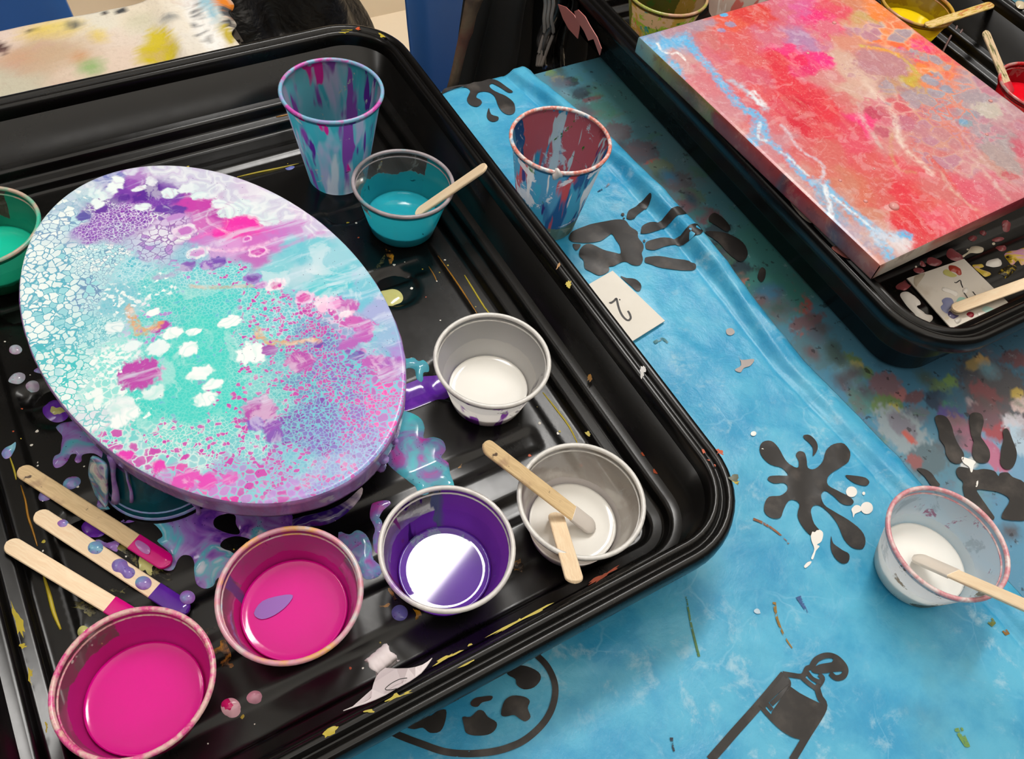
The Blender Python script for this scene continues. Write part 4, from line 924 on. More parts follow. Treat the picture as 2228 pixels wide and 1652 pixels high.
# H white cup on the cloth, right
wallH = cup_material('clear_white_wall', S(246, 242, 242), .66, [dict(k='smudge', t=.56, c=S(214, 212, 212), scale=34, a=.75), dict(k='smudge', t=.60, c=S(205, 120, 140), scale=55, a=.7, only=(10, 70), z0=.012), dict(k='level', z=.021, amp=.005, c=S(248, 244, 240), a=.95), dict(k='smudge', t=.57, c=S(150, 132, 112), scale=50, only=(-120, 70), a=.85), dict(k='smudge', t=.72, c=S(60, 40, 40), scale=70)])
cup('H', 'low cup of white paint with a pink-stained rim, alone on the blue cloth at right', LOW, .382, .0346, .045, .0485, .0083, wallH, rim_material('pink_white_rim', [S(226, 210, 208), S(214, 140, 150), S(230, 214, 212), S(200, 70, 90)], 48), (.0135, white_liq, 'white paint'), lift=-.0046)
# inverted cup under the oval
wallU = cup_material('deep_teal_wall', S(22, 112, 130), 1.0, [dict(k='smudge', t=.55, c=S(30, 130, 150), scale=40), dict(k='streak', t=.64, c=S(150, 90, 185), scale=70, soft=.03), dict(k='streak', t=.66, c=S(160, 200, 220), scale=60), dict(k='level', z=.008, amp=.01, c=S(150, 90, 190), o=.8)])
cup('U', 'upturned teal cup propping up the oval painting, streaked with lilac drips', LOW, -.0145, .3135, .0451, 0, 0, wallU, rim_material('lilac_wet_rim', [S(150, 110, 190), S(130, 170, 210), S(140, 90, 185)], 50), None, invert=True)
# cups in the right tray
zt = T2Z
yel_liq = plain('yellow_paint', S(236, 204, 12), .12)
wallN = cup_material('yellow_cup_wall', S(188, 150, 20), .85, [dict(k='smudge', t=.5, c=S(205, 170, 20), scale=40), dict(k='level', z=.026, amp=.01, c=S(222, 190, 20)), dict(k='smudge', t=.66, c=S(60, 50, 20), scale=60, z1=.03)])
pn = P(1998, 11, .045 + zt)
cup('N', 'low cup of yellow paint behind the red painting', LOW, pn.x, pn.y, .045 + zt, .02, -.005, wallN, rim_material('rusty_yellow_rim', [S(190, 140, 120), S(200, 160, 60), S(180, 120, 100), S(215, 180, 30)], 30), (.022, yel_liq, 'yellow paint'), lift=.0005)
red_liq = plain('red_paint', S(226, 14, 34), .12)
wallO = cup_material('red_cup_wall', S(190, 60, 60), .75, [dict(k='sector', dir=60, w=110, c=S(206, 16, 34), amp=.3), dict(k='smudge', t=.55, c=S(206, 90, 90), scale=50), dict(k='smudge', t=.62, c=S(190, 150, 90), scale=60, z1=.02), dict(k='level', z=.028, amp=.008, c=S(212, 16, 34), only=(60, 110))])
po = P(2262, 188, .045 + zt)
cup('O', 'low cup of red paint at the right edge, beside the red painting', LOW, po.x, po.y, .045 + zt, 0, 0, wallO, rim_material('grey_red_rim', [S(150, 120, 118), S(190, 150, 145), S(206, 30, 40), S(170, 130, 125)], 34), (.026, red_liq, 'red paint'))
wallL = cup_material('green_stained_wall', S(196, 160, 120), .95, [dict(k='smudge', t=.48, c=S(176, 140, 60), scale=36), dict(k='smudge', t=.52, c=S(140, 165, 50), scale=40), dict(k='smudge', t=.57, c=S(50, 130, 130), scale=44, only=(-110, 80)), dict(k='sector', dir=95, w=75, c=S(96, 96, 36), amp=.6), dict(k='smudge', t=.62, c=S(70, 110, 40), scale=60), dict(k='smudge', t=.66, c=S(200, 90, 80), scale=40), dict(k='smudge', t=.68, c=S(20, 40, 70), scale=80)])
plx = P(1447, -18, .068 + zt); plx.x += .003; SHORT = (.0378, .0200, .068)
cup('L', 'tall cup stained olive, green and teal behind the red painting\'s left corner', SHORT, plx.x, plx.y, .068 + zt, 0, 0, wallL, rim_material('cream_green_rim', [S(214, 190, 160), S(196, 150, 120), S(150, 165, 60), S(220, 190, 165)], 40))
wallMm = cup_material('pink_streaked_wall', S(206, 184, 170), .95, [dict(k='streak', t=.52, c=S(205, 110, 100), scale=60), dict(k='streak', t=.6, c=S(226, 215, 205), scale=60)])
pm = P(1622, -56, .045 + zt)
cup('M', 'pale pink-streaked cup just showing behind the red painting at the top edge', LOW, pm.x, pm.y, .045 + zt, 0, 0, wallMm, rim_material('pale_pink_rim', [S(220, 200, 190), S(210, 150, 140)], 40))

# ------------------------------------------------------------------ wooden sticks
m = M('stick_wood')
gr = m.noise(1.0, 6, m.map(m.warp(.004, 60), (60, 900, 300)), .6)
pores = m.noise(1.0, 3, m.map(None, (160, 3200, 900), (3, 1, 2)), .6)
cw = m.mix(m.sstep(gr, .3, .7), S(252, 230, 196), S(244, 214, 176)); cw = m.mix(m.math('MULTIPLY', m.sstep(pores, .58, .72), .35), cw, S(198, 160, 118))
wood_mat = m.done(m.pbsdf(cw, .55, m.bump(pores, .12, .0003)))
m = M('stick_wood_grubby'); gr = m.noise(1.0, 6, m.map(m.warp(.004, 60), (60, 900, 300)), .6)
cw = m.mix(m.sstep(gr, .3, .7), S(232, 204, 158), S(214, 184, 138)); cw = m.mix(m.math('MULTIPLY', m.sstep(m.noise(90, 5), .55, .72), .5), cw, S(150, 112, 96)); cw = m.mix(m.sstep(m.noise(160, 4), .66, .72), cw, S(92, 74, 62))
wood_grub = m.done(m.pbsdf(cw, .55))
m = M('stick_wood_painted'); n_ = m.noise(1, 5, m.map(m.warp(.004, 80), (70, 420, 300)), .6)
wood_pnt = m.done(m.pbsdf(m.ramp(n_, [(.3, S(206, 172, 92)), (.45, S(226, 196, 140)), (.55, S(190, 164, 60)), (.62, S(190, 90, 60)), (.7, S(222, 196, 150))]), .5))
m = M('stick_wood_olive'); n_ = m.noise(1, 5, m.map(m.warp(.004, 80), (70, 420, 300)), .6)
wood_olv = m.done(m.pbsdf(m.ramp(n_, [(.3, S(120, 110, 90)), (.42, S(222, 190, 150)), (.55, S(226, 200, 166)), (.62, S(110, 116, 40)), (.7, S(130, 110, 100))]), .5))
def plank(L, w, t, x0=None, x1=None, grow=0.0, round_a=True, round_b=True, bend=0.0):
    """flat stick along +X from 0 to L with round ends; x0,x1 take a length of it"""
    x0 = 0 if x0 is None else x0; x1 = L if x1 is None else x1
    r = w / 2; xs = []
    N = 26
    for i in range(N + 1):
        u = i / N; xs.append(x0 + (x1 - x0) * (u - .85 * math.sin(2 * math.pi * u) / (2 * math.pi)))
    prof = []
    for x in xs:
        hw = r
        if x < r and round_a: hw = math.sqrt(max(r * r - (r - x) ** 2, 0))
        if x > L - r and round_b: hw = min(hw, math.sqrt(max(r * r - (x - L + r) ** 2, 0)))
        prof.append((x, max(hw, .0006) + grow))
    V, F = [], []; h = t / 2 + grow; e = min(.0005, h * .5)
    for x, hw in prof:
        z = bend * math.sin(math.pi * x / L)
        xx = x + (grow if x >= L - 1e-6 else (-grow if x <= 1e-6 else 0))
        V += [(xx, -hw, z - h + e), (xx, -hw, z + h - e), (xx, -hw + e, z + h), (xx, hw - e, z + h), (xx, hw, z + h - e), (xx, hw, z - h + e), (xx, hw - e, z - h), (xx, -hw + e, z - h)]
    n = 8
    for i in range(len(prof) - 1):
        for k in range(n):
            l = (k + 1) % n; F.append((i * n + k, (i + 1) * n + k, (i + 1) * n + l, i * n + l))
    F.append(tuple(range(n))); F.append(tuple((len(prof) - 1) * n + k for k in range(n))[::-1])
    bm = bmesh.new(); bm.from_mesh(mesh(V, F)); bmesh.ops.recalc_face_normals(bm, faces=bm.faces); return bm_mesh(bm)
def stick(label, A, B, mat=wood_mat, coat=None, group=None, w=.0100, t=.0021, side=None, roll=0.0):
    """A = free end, B = paint end; coat = (length of paint, material)"""
    A, B = Vector(A), Vector(B); X = (B - A); L = X.length; X.normalize()
    Yv = Vector((0, 0, 1)).cross(X).normalized(); Zv = X.cross(Yv)
    q_ = Matrix((X, Yv, Zv)).transposed().to_quaternion() @ Matrix.Rotation(roll, 3, 'X').to_quaternion()
    o = thing('craft_stick', label, 'stick', A, group, q_)
    obj('wood', plank(L, w, t), o, mat, False, False)
    if coat: obj('paint_coat', plank(L, w, t, L - coat[0], L, .0003, False, True), o, coat[1], True, False)['label'] = coat[2]
    return o
def lean(px_in, z_in, px_c, z_c, px_out):
    """a straight stick through two known points, carried on until it reaches the pixel of its far tip"""
    I, K = P(*px_in, z_in), P(*px_c, z_c); best = None
    for s in np.linspace(1, 6, 400):
        Q = I + (K - I) * s; e = np.hypot(*(pix(Q) - np.array(px_out)))
        if best is None or e < best[0]: best = (e, Q)
    return best[1], I
gs = 'craft sticks lying on the left tray'
mg_coat = wet_paint('magenta_coat', [S(210, 14, 118), S(218, 12, 138)], 40, 14, .1, specks=False)
s1 = stick('grubby craft stick with a magenta tip, uppermost of three beside the oval painting', P(43, 1020, .0035), P(370, 1229, .004), wood_grub, (.027, mg_coat, 'magenta paint tip'), gs)
vi_coat = wet_paint('violet_coat', [S(84, 30, 150), S(98, 40, 165)], 40, 15, .08, specks=False)
s2 = stick('craft stick with a violet tip and lilac drops on it, middle of three', P(79, 1117, .0045), P(409, 1333, .0035), wood_mat, (.024, vi_coat, 'violet paint tip'), gs)
s3 = stick('craft stick with a magenta tip running under the big magenta cup, lowest of three', P(15, 1181, .0082), P(322, 1366, .0030), wood_mat, (.026, mg_coat, 'magenta paint tip'), gs)
def ondrop(st, pts, mat, h=.0018, z=.0050):
    loops = [tuple(P(p[0], p[1], z))[:2] for p in smooth(pts, 3)]
    V, F, LP = cdt([loops], .0018); d = edge_dist(LP, V[:, 0], V[:, 1]); t = np.clip(d / .0035, 0, 1)
    obj('paint_drop', mesh(np.c_[V, z + h * np.sqrt(1 - (1 - t) ** 2)], F.tolist()), st, mat)
zz = lambda pts: Z(0, 1050, 4.72, pts)
bpy.context.view_layer.update()
ondrop(s2, zz(ellipse(645, 425, 60, 46, 0, 12)), pm_drop)
ondrop(s2, zz(ellipse(980, 672, 82, 68, 0, 12)), pm_drop)
ondrop(s2, zz([(1145, 850), (1175, 800), (1240, 782), (1300, 810), (1320, 860), (1375, 890), (1385, 940), (1340, 985), (1280, 980), (1240, 930), (1170, 910)]), wet_paint('lilac_bean', [S(150, 150, 200), S(130, 110, 190), S(150, 120, 190)], 80, 16))
ondrop(s2, a(ellipse(982, 1435, 76, 64, 0, 12)), pm_lav)
ondrop(s2, a(ellipse(1388, 1568, 72, 64, 0, 12)), pm_lav)
ondrop(s1, a([(905, 1060), (940, 1040), (1010, 1080), (1045, 1120), (1030, 1170), (970, 1150), (920, 1100)]), plain('lilac_patch', S(176, 110, 180), .2), .0005, .0058)
Bo, Bi = lean((905, 466), .022, (978, 416), .0475, (1062, 365))
stick('clean craft stick leaning out of the teal cup', Bo, Bi, wood_mat)
Do, Di = lean((1292, 1152), .0135, (1150, 1042), .0475, (1052, 965))
wc = plain('milky_coat', S(214, 206, 198), .15)
stick('craft stick slanting over the left rim of the corner cup, milky paint on its tip', Do, Di, wood_grub, (.019, wc, 'milky paint tip'))
D2o, D2i = lean((1208, 1118), .0155, (1236, 1214), .0475, (1247, 1268))
stick('short craft stick hanging over the front rim of the corner cup', D2o, D2i, wood_mat)
Ho, Hi = lean((1990, 1212), .0130, (2140, 1278), .0490, (2330, 1372))
stick('craft stick in the pink-rimmed white cup, leaving the photo at right', Ho, Hi, wood_mat, (.03, plain('thin_white_coat', S(226, 214, 200), .3), 'whitish wet end'))
No, Ni = lean((2014, 57), .0445, (2072, 38), .0460, (2162, 17))
stick('paint-smeared craft stick lying across the yellow cup', No, Ni, wood_pnt)
Oo, Oi = lean((2200, 205), .030, (2173, 140), .0450, (2145, 66))
stick('paint-smeared craft stick standing in the red cup', Oo, Oi, wood_olv, (.012, plain('red_coat', S(206, 60, 70), .2), 'red wet end'))
stick('pale craft stick with a green smudge lying on the stained card', P(2073, 674, .004), P(2320, 585, .010), wood_mat, None)

# ------------------------------------------------------------------ oval poured painting
OC = Vector((.0441, .3669)); OA, OB = .1485, .0996; OANG = math.radians(-78.17); OZT, OZB = .063, .0455
ca, sa = math.cos(OANG), math.sin(OANG)
def oval(t, k=1.0, g=0.0):
    x, y = (OA * k + g) * math.cos(t), (OB * k + g) * math.sin(t)
    return OC.x + x * ca - y * sa, OC.y + x * sa + y * ca
oval_o = thing('oval_canvas', 'large oval canvas poured in turquoise, violet and white cells', 'painting', (OC.x, OC.y, OZB))
NT, NR = 680, 230
V, F = [], []
for j in range(NR + 1):
    k = (j / NR)
    for i in range(NT): V.append((*oval(2 * math.pi * i / NT, max(k, .001)), OZT - .0005 * max(0, (k - .985) / .015) ** 2))
V = np.array(V)
idx = np.arange((NR + 1) * NT).reshape(NR + 1, NT); nx = np.roll(idx, -1, 1)
F = np.stack([idx[:-1], idx[1:], nx[1:], nx[:-1]], -1).reshape(-1, 4)
wht, plv, mvl = (236, 246, 246), (206, 208, 228), (190, 176, 214)
tq, teal, lteal, bteal = (66, 208, 200), (92, 190, 210), (150, 214, 224), (84, 160, 195)
pur, dpu, mag, pk_, lil, lav_ = (120, 62, 172), (92, 44, 152), (196, 66, 172), (234, 50, 172), (176, 132, 208), (150, 150, 212)
C_ = lambda x, y, b, l, s, cell, size, prob: (x, y, b, l, s, cell, size, prob)
ctrl = [  # pale swirls along the far edge
    C_(340, 366, plv, lil, wht, .0, .5, 0), C_(400, 385, plv, lil, wht, .0, .5, 0), C_(470, 385, plv, mvl, wht, 0, .5, 0), C_(540, 412, (212, 200, 226), mvl, wht, 0, .5, 0), C_(600, 440, plv, mvl, wht, 0, .5, 0), C_(650, 470, (214, 200, 228), mvl, wht, 0, .5, 0), C_(690, 500, (206, 200, 228), mvl, wht, 0, .5, 0), C_(560, 460, (208, 222, 232), mvl, wht, 0, .5, 0), C_(510, 430, plv, mvl, wht, 0, .5, 0), C_(450, 415, (206, 214, 230), mvl, wht, 0, .5, 0),
    C_(240, 385, (120, 130, 196), lil, wht, 0, .5, 0), C_(200, 405, (190, 205, 225), lil, wht, 0, .5, 0), C_(180, 425, (170, 205, 220), bteal, wht, .3, .6, .1), C_(150, 440, (176, 200, 222), bteal, wht, .4, .8, .2),
    C_(300, 380, (176, 130, 200), lil, wht, 0, .5, 0), C_(290, 400, (150, 84, 184), lil, wht, 0, .5, 0), C_(260, 415, pur, lil, wht, 0, .5, 0), C_(320, 415, dpu, mag, wht, 0, .5, 0), C_(380, 425, pur, mag, wht, 0, .5, 0), C_(345, 440, pur, lil, wht, .1, .5, 0), C_(410, 440, mag, pur, wht, 0, .5, 0), C_(460, 445, mag, lil, wht, 0, .5, 0), C_(470, 465, (184, 70, 170), lil, wht, 0, .5, 0),
    # violet cells
    C_(215, 445, pur, wht, dpu, .7, .45, .3), C_(230, 475, (140, 82, 184), (214, 204, 232), pur, .95, .3, .35), C_(270, 465, (140, 70, 180), (216, 206, 234), pur, 1, .2, .3), C_(310, 470, (136, 72, 180), (216, 206, 234), pur, 1, .35, .35), C_(200, 505, (140, 80, 186), (206, 196, 228), pur, .9, .3, .3), C_(250, 495, (150, 100, 190), (206, 214, 232), pur, 1, .25, .3), C_(340, 465, (150, 80, 184), wht, pur, .8, .7, .4),
    C_(370, 480, (208, 190, 226), (150, 100, 176), pur, .9, .9, .3), C_(350, 515, (226, 226, 240), (150, 110, 180), lil, .95, .9, .2), C_(400, 505, (190, 140, 205), (120, 80, 160), wht, .7, .9, .4), C_(330, 545, (190, 200, 226), (130, 110, 180), lil, .9, .7, .3),
    C_(520, 492, pk_, mag, mag, 0, .5, 0), C_(495, 505, pk_, mag, mag, 0, .5, 0), C_(550, 485, pk_, mag, mag, 0, .5, 0), C_(450, 490, (206, 110, 190), lil, mag, 0, .5, 0), C_(440, 515, (196, 130, 204), lil, mag, .1, .6, 0), C_(500, 535, (214, 150, 214), lil, mag, 0, .5, 0), C_(560, 530, (206, 110, 196), lil, mag, 0, .5, 0), C_(600, 510, (200, 120, 200), lil, mag, 0, .5, 0), C_(640, 490, (200, 120, 200), mvl, mag, 0, .5, 0), C_(470, 545, (200, 160, 214), lil, mag, .3, .6, 0),
    C_(425, 550, (150, 200, 220), bteal, lil, .4, .5, .2), C_(560, 555, (190, 110, 190), lil, mag, 0, .5, 0),
    # streaked teal on the right
    C_(640, 540, (110, 196, 214), lteal, lil, 0, .5, 0), C_(690, 530, (120, 200, 216), lteal, lil, 0, .5, 0), C_(720, 560, (150, 206, 222), lteal, lil, 0, .5, 0), C_(600, 580, (130, 204, 218), lteal, lil, 0, .5, 0), C_(660, 600, (176, 212, 226), lteal, lil, 0, .5, 0), C_(740, 610, (80, 196, 212), lteal, lil, 0, .5, 0), C_(690, 630, (84, 200, 212), lteal, lil, .05, .5, 0), C_(790, 610, (120, 196, 216), lil, lil, 0, .5, 0), C_(780, 650, (110, 190, 216), lil, lil, 0, .5, 0), C_(820, 680, (160, 170, 218), teal, lil, 0, .5, 0), C_(840, 730, (140, 180, 216), lil, lil, 0, .5, 0), C_(800, 720, (90, 196, 212), lil, lil, .1, .5, 0), C_(865, 770, (160, 130, 206), teal, lil, .1, .5, 0), C_(830, 780, (110, 180, 208), lil, mag, .4, .5, .1),
    # white cells on the left
    C_(110, 500, (214, 236, 242), (104, 150, 190), wht, .9, .95, .3), C_(160, 480, (190, 226, 236), (104, 150, 190), wht, .9, .9, .3), C_(80, 560, wht, (104, 170, 198), wht, 1, .95, .2), C_(70, 640, wht, (96, 176, 200), lteal, 1, .9, .15), C_(130, 560, (226, 240, 242), (104, 170, 198), lteal, 1, .7, .2), C_(190, 550, (200, 232, 238), (96, 160, 192), wht, .9, .4, .3), C_(240, 560, (176, 224, 232), (96, 150, 186), wht, .9, .15, .4), C_(290, 580, (140, 208, 222), (200, 232, 240), teal, .8, .1, .3), C_(130, 640, (232, 244, 244), (90, 178, 200), lteal, 1, .8, .2), C_(190, 640, (200, 232, 238), (110, 150, 190), lteal, 1, .6, .3), C_(80, 710, wht, (92, 178, 200), lteal, 1, .8, .15), C_(140, 720, (216, 240, 240), (90, 180, 200), lteal, 1, .6, .3), C_(200, 720, (190, 230, 234), (80, 180, 198), lteal, .9, .5, .35), C_(110, 790, (226, 242, 240), (82, 190, 200), lteal, 1, .7, .2), C_(170, 800, (200, 236, 236), (72, 194, 200), wht, 1, .5, .4), C_(150, 850, (226, 238, 242), (76, 200, 200), wht, 1, .7, .3), C_(210, 860, (140, 222, 218), (226, 244, 242), wht, .9, .6, .5), C_(190, 910, (222, 226, 236), (110, 200, 206), wht, .9, .7, .3), C_(230, 790, (130, 220, 216), (210, 240, 240), wht, .9, .4, .4), C_(250, 650, (120, 196, 214), (150, 200, 216), wht, .7, .4, .3),
    # turquoise heart
    C_(340, 620, (88, 200, 206), (170, 226, 226), wht, .6, .2, .1), C_(420, 600, (90, 198, 210), (180, 226, 230), lil, .8, .3, .15), C_(500, 600, (96, 200, 210), (180, 228, 230), mag, .8, .35, .2), C_(400, 660, (76, 204, 202), (160, 226, 220), teal, .5, .15, .1), C_(480, 660, (72, 204, 204), (150, 226, 222), teal, .6, .1, .1), C_(560, 650, (84, 200, 206), (170, 226, 226), mag, .8, .3, .25), C_(350, 700, (84, 202, 204), (170, 228, 222), lil, .5, .2, .15), C_(450, 720, tq, (140, 226, 218), teal, .35, .2, .05), C_(380, 790, tq, (140, 226, 216), teal, .3, .2, .05), C_(460, 800, tq, (140, 226, 216), teal, .3, .2, .05), C_(350, 860, tq, (130, 224, 214), teal, .3, .2, .05), C_(420, 890, tq, (130, 224, 214), teal, .3, .2, .05), C_(480, 870, tq, (150, 226, 218), mag, .35, .25, .1), C_(300, 890, tq, (150, 226, 218), wht, .4, .4, .1), C_(530, 800, (76, 204, 200), (160, 226, 220), mag, .6, .3, .15), C_(570, 740, (84, 200, 204), (180, 226, 226), mag, .7, .3, .25),
    # magenta and violet cells with teal lines
    C_(620, 690, (96, 190, 206), (180, 220, 230), mag, .9, .35, .4), C_(680, 660, (120, 180, 208), (206, 190, 220), mag, .9, .45, .6), C_(740, 680, (140, 170, 206), (214, 196, 226), mag, .9, .6, .6), C_(790, 710, (150, 140, 200), (200, 190, 226), mag, .7, .7, .5), C_(690, 730, (120, 108, 186), (110, 196, 208), mag, 1, .4, .5), C_(620, 790, (96, 180, 198), (130, 210, 210), mag, .9, .35, .4), C_(700, 790, (142, 88, 186), (96, 200, 208), mag, 1, .4, .4), C_(770, 790, (170, 90, 186), (96, 196, 210), pur, 1, .5, .4), C_(840, 810, (176, 84, 184), (110, 190, 212), mag, 1, .85, .4), C_(660, 840, (112, 128, 186), (96, 206, 208), mag, 1, .3, .4), C_(740, 850, (132, 92, 186), (96, 200, 210), mag, 1, .3, .5), C_(820, 860, (176, 90, 180), (110, 186, 214), pk_, 1, .5, .5), C_(870, 880, (190, 90, 180), (110, 180, 214), mag, 1, .5, .5), C_(600, 870, (90, 190, 196), (150, 214, 214), mag, .8, .35, .3), C_(690, 900, (115, 100, 184), (100, 196, 212), pur, 1, .3, .4), C_(780, 930, (142, 90, 188), (110, 186, 216), mag, 1, .4, .4), C_(850, 930, (176, 90, 184), (110, 180, 214), pk_, 1, .5, .4), C_(620, 940, (115, 112, 186), (106, 200, 206), pur, .9, .4, .45), C_(700, 960, (122, 100, 190), (110, 190, 214), pur, .9, .3, .4), C_(800, 980, (130, 120, 196), (120, 180, 216), pur, .9, .4, .4), C_(740, 1020, (130, 140, 204), (120, 190, 216), mag, .7, .4, .3), C_(690, 1060, (150, 130, 206), (120, 190, 216), mag, .7, .4, .3), C_(650, 1000, (110, 180, 206), (130, 200, 216), mag, .8, .35, .3),
    # near edge
    C_(540, 970, (110, 196, 206), (180, 226, 226), mag, .8, .4, .3), C_(460, 950, (96, 206, 204), (200, 232, 230), mag, .7, .3, .25), C_(380, 950, (110, 212, 208), (210, 236, 232), mag, .8, .4, .2), C_(250, 960, (110, 208, 208), (206, 234, 232), mag, .9, .6, .3), C_(280, 1000, (140, 205, 214), (200, 226, 230), mag, .9, .6, .4), C_(340, 1010, (120, 206, 210), (206, 234, 232), mag, .9, .5, .45), C_(430, 1010, (140, 204, 212), (206, 232, 232), mag, .9, .5, .5), C_(500, 1020, (170, 140, 206), (120, 204, 212), mag, 1, .6, .5), C_(400, 1040, (190, 120, 200), (130, 200, 214), pk_, 1, .9, .5), C_(470, 1060, (196, 130, 206), (130, 200, 214), pk_, 1, .8, .5), C_(550, 1060, (186, 130, 206), (130, 200, 214), mag, 1, .6, .5), C_(600, 1030, (170, 140, 206), (120, 200, 214), mag, 1, .5, .5), C_(620, 1075, (180, 130, 210), (140, 190, 216), mag, .7, .6, .4), C_(340, 1040, (196, 140, 206), (140, 190, 212), mag, .5, .6, .4)]
wb = (240, 246, 248)
bl = [(549, 768, .0095, wb, .0080), (436, 812, .0075, wb, .005), (463, 836, .0055, wb, .004), (447, 868, .0070, wb, .005), (500, 700, .0068, wb, .0045), (410, 760, .0060, wb, .0055), (374, 725, .0062, wb, .0045), (345, 757, .0070, (222, 240, 244), .006), (335, 855, .0068, (210, 236, 236), .005), (266, 885, .0075, (226, 238, 242), .008), (286, 900, .0045, wb), (333, 680, .0045, wb, .003), (289, 752, .0055, (220, 240, 244), .004), (258, 918, .0045, wb), (250, 712, .0065, (226, 240, 244), .0045), (420, 722, .0045, wb, .003),
      (303, 814, .0125, (186, 72, 172), .011), (652, 786, .0085, (180, 76, 172), .0085), (564, 893, .0105, (176, 72, 170), .009), (592, 930, .0055, (140, 70, 180)), (556, 922, .005, (130, 84, 190)), (600, 948, .006, (130, 80, 180), .004), (587, 762, .0050, (160, 66, 170), .004), (357, 706, .0035, (180, 70, 170)), (340, 718, .003, (170, 80, 170)), (692, 748, .003, (110, 60, 170)), (404, 1044, .0075, (222, 80, 186), .006), (452, 1047, .0060, (222, 70, 184), .005), (270, 993, .0055, (226, 60, 180), .004), (345, 1014, .004, (226, 60, 180)), (500, 1040, .005, (216, 90, 190), .004),
      (311, 428, .0072, dpu, .0045, 0, .2), (262, 432, .0060, dpu, .0045), (385, 458, .0060, (104, 60, 164), .005), (352, 455, .0058, (104, 60, 164), .004), (222, 455, .0045, (104, 60, 160), .0035), (184, 470, .0060, (96, 90, 170), .004), (383, 473, .0055, (190, 140, 210), .0035), (403, 502, .0080, (226, 206, 232), .006), (404, 502, .005, (196, 120, 200), .0035), (430, 550, .0080, (226, 230, 240), .005), (430, 550, .0045, (206, 150, 210), .003), (562, 547, .0065, (236, 190, 226), .005), (562, 547, .0045, (206, 70, 180), .0032), (537, 520, .0035, (240, 190, 230), .0025), (537, 520, .002, (214, 80, 186), .0015),
      (470, 572, .0075, (120, 80, 180), .0050), (448, 577, .004, (140, 90, 190)), (408, 580, .005, (140, 110, 190), .004), (549, 606, .0060, (150, 120, 200), .005), (549, 606, .0038, (124, 70, 170), .0030), (598, 620, .0070, (236, 214, 234), .005), (599, 621, .0035, (206, 60, 160), .0028), (570, 620, .004, (190, 130, 200), .003), (662, 648, .0065, (226, 190, 226), .0055), (661, 648, .0042, (214, 90, 176), .0035), (704, 662, .0058, (240, 190, 224), .007), (725, 660, .004, (236, 180, 224), .006), (736, 660, .0035, (230, 150, 210), .006), (757, 668, .0065, (190, 90, 180), .006), (754, 684, .005, (236, 200, 226), .003), (767, 700, .005, (200, 90, 180), .005), (792, 712, .0062, (196, 84, 182), .0065), (791, 731, .0065, (186, 84, 182), .0055), (760, 748, .0075, (176, 90, 184), .004), (822, 788, .0070, (176, 80, 180), .005), (856, 800, .0090, (160, 76, 182), .008), (842, 815, .006, (176, 70, 176), .0065), (806, 786, .0055, (180, 80, 180), .004), (776, 774, .005, (110, 60, 170), .003),
      (256, 396, 0.0039, (232, 244, 246), 0.0068, 0, .2), (243, 412, 0.0035, (232, 244, 246), 0.0060), (228, 425, 0.0047, (216, 236, 240), 0.0048), (212, 442, 0.0039, (230, 244, 246), 0.0052), (205, 420, 0.0039, (206, 232, 238), 0.0056), (305, 410, 0.0051, (226, 236, 242), 0.0024), (310, 450, 0.0055, (226, 240, 244), 0.0038), (285, 372, 0.0047, (216, 222, 236), 0.0048), (370, 420, 0.0051, (216, 236, 240), 0.0052), (330, 395, 0.0039, plv, .005), (410, 410, 0.0070, (214, 226, 236), 0.0048), (430, 425, 0.0055, (214, 232, 238), 0.0040), (500, 460, 0.0078, (214, 232, 236), 0.0064), (530, 450, 0.0062, (206, 226, 234), 0.0072), (590, 478, 0.0078, (210, 226, 234), 0.0056), (620, 470, 0.0062, plv, .006), (475, 442, 0.0047, (216, 230, 238), 0.0048)]
st = [([(280, 672), (290, 700), (303, 720), (320, 722), (345, 704)], .0028, (226, 164, 110), .6, .95), ([(560, 718), (570, 735), (598, 746), (640, 745), (668, 742), (690, 743)], .0024, (222, 166, 120), .6, .95), ([(415, 622), (455, 626), (500, 624), (545, 622)], .0017, (200, 170, 140), .7, .8),
      ([(340, 603), (370, 598), (400, 582), (420, 572)], .0022, (130, 90, 180), .8, .8), ([(262, 1020), (300, 1040)], .002, (190, 120, 190), .8, .6),
      ([(420, 520), (480, 500), (540, 496), (600, 505)], .0020, (236, 90, 190), 1.2, .7), ([(440, 540), (500, 545), (560, 535), (600, 520)], .0016, (236, 190, 226), 1.0, .8), ([(600, 545), (660, 520), (700, 505)], .0018, (206, 130, 204), 1.2, .7)]
base, line, spot = paint_map(V[:, :2], ctrl, OZT, bl, st, wamp=.0055, wscale=95, seed=2, e=.003)
me = mesh(V, F.tolist())
set_attr(me, 'base', base); set_attr(me, 'line', line); set_attr(me, 'spot', spot)
oval_mat = pour_material('oval_pour', 215, 430, .26, .55, 42, .052, ((12, 120, 9), math.radians(10), .55, (.70, .80, .92, 1)), S(60, 50, 120), marble=.62)
obj('painted_face', me, oval_o, oval_mat)
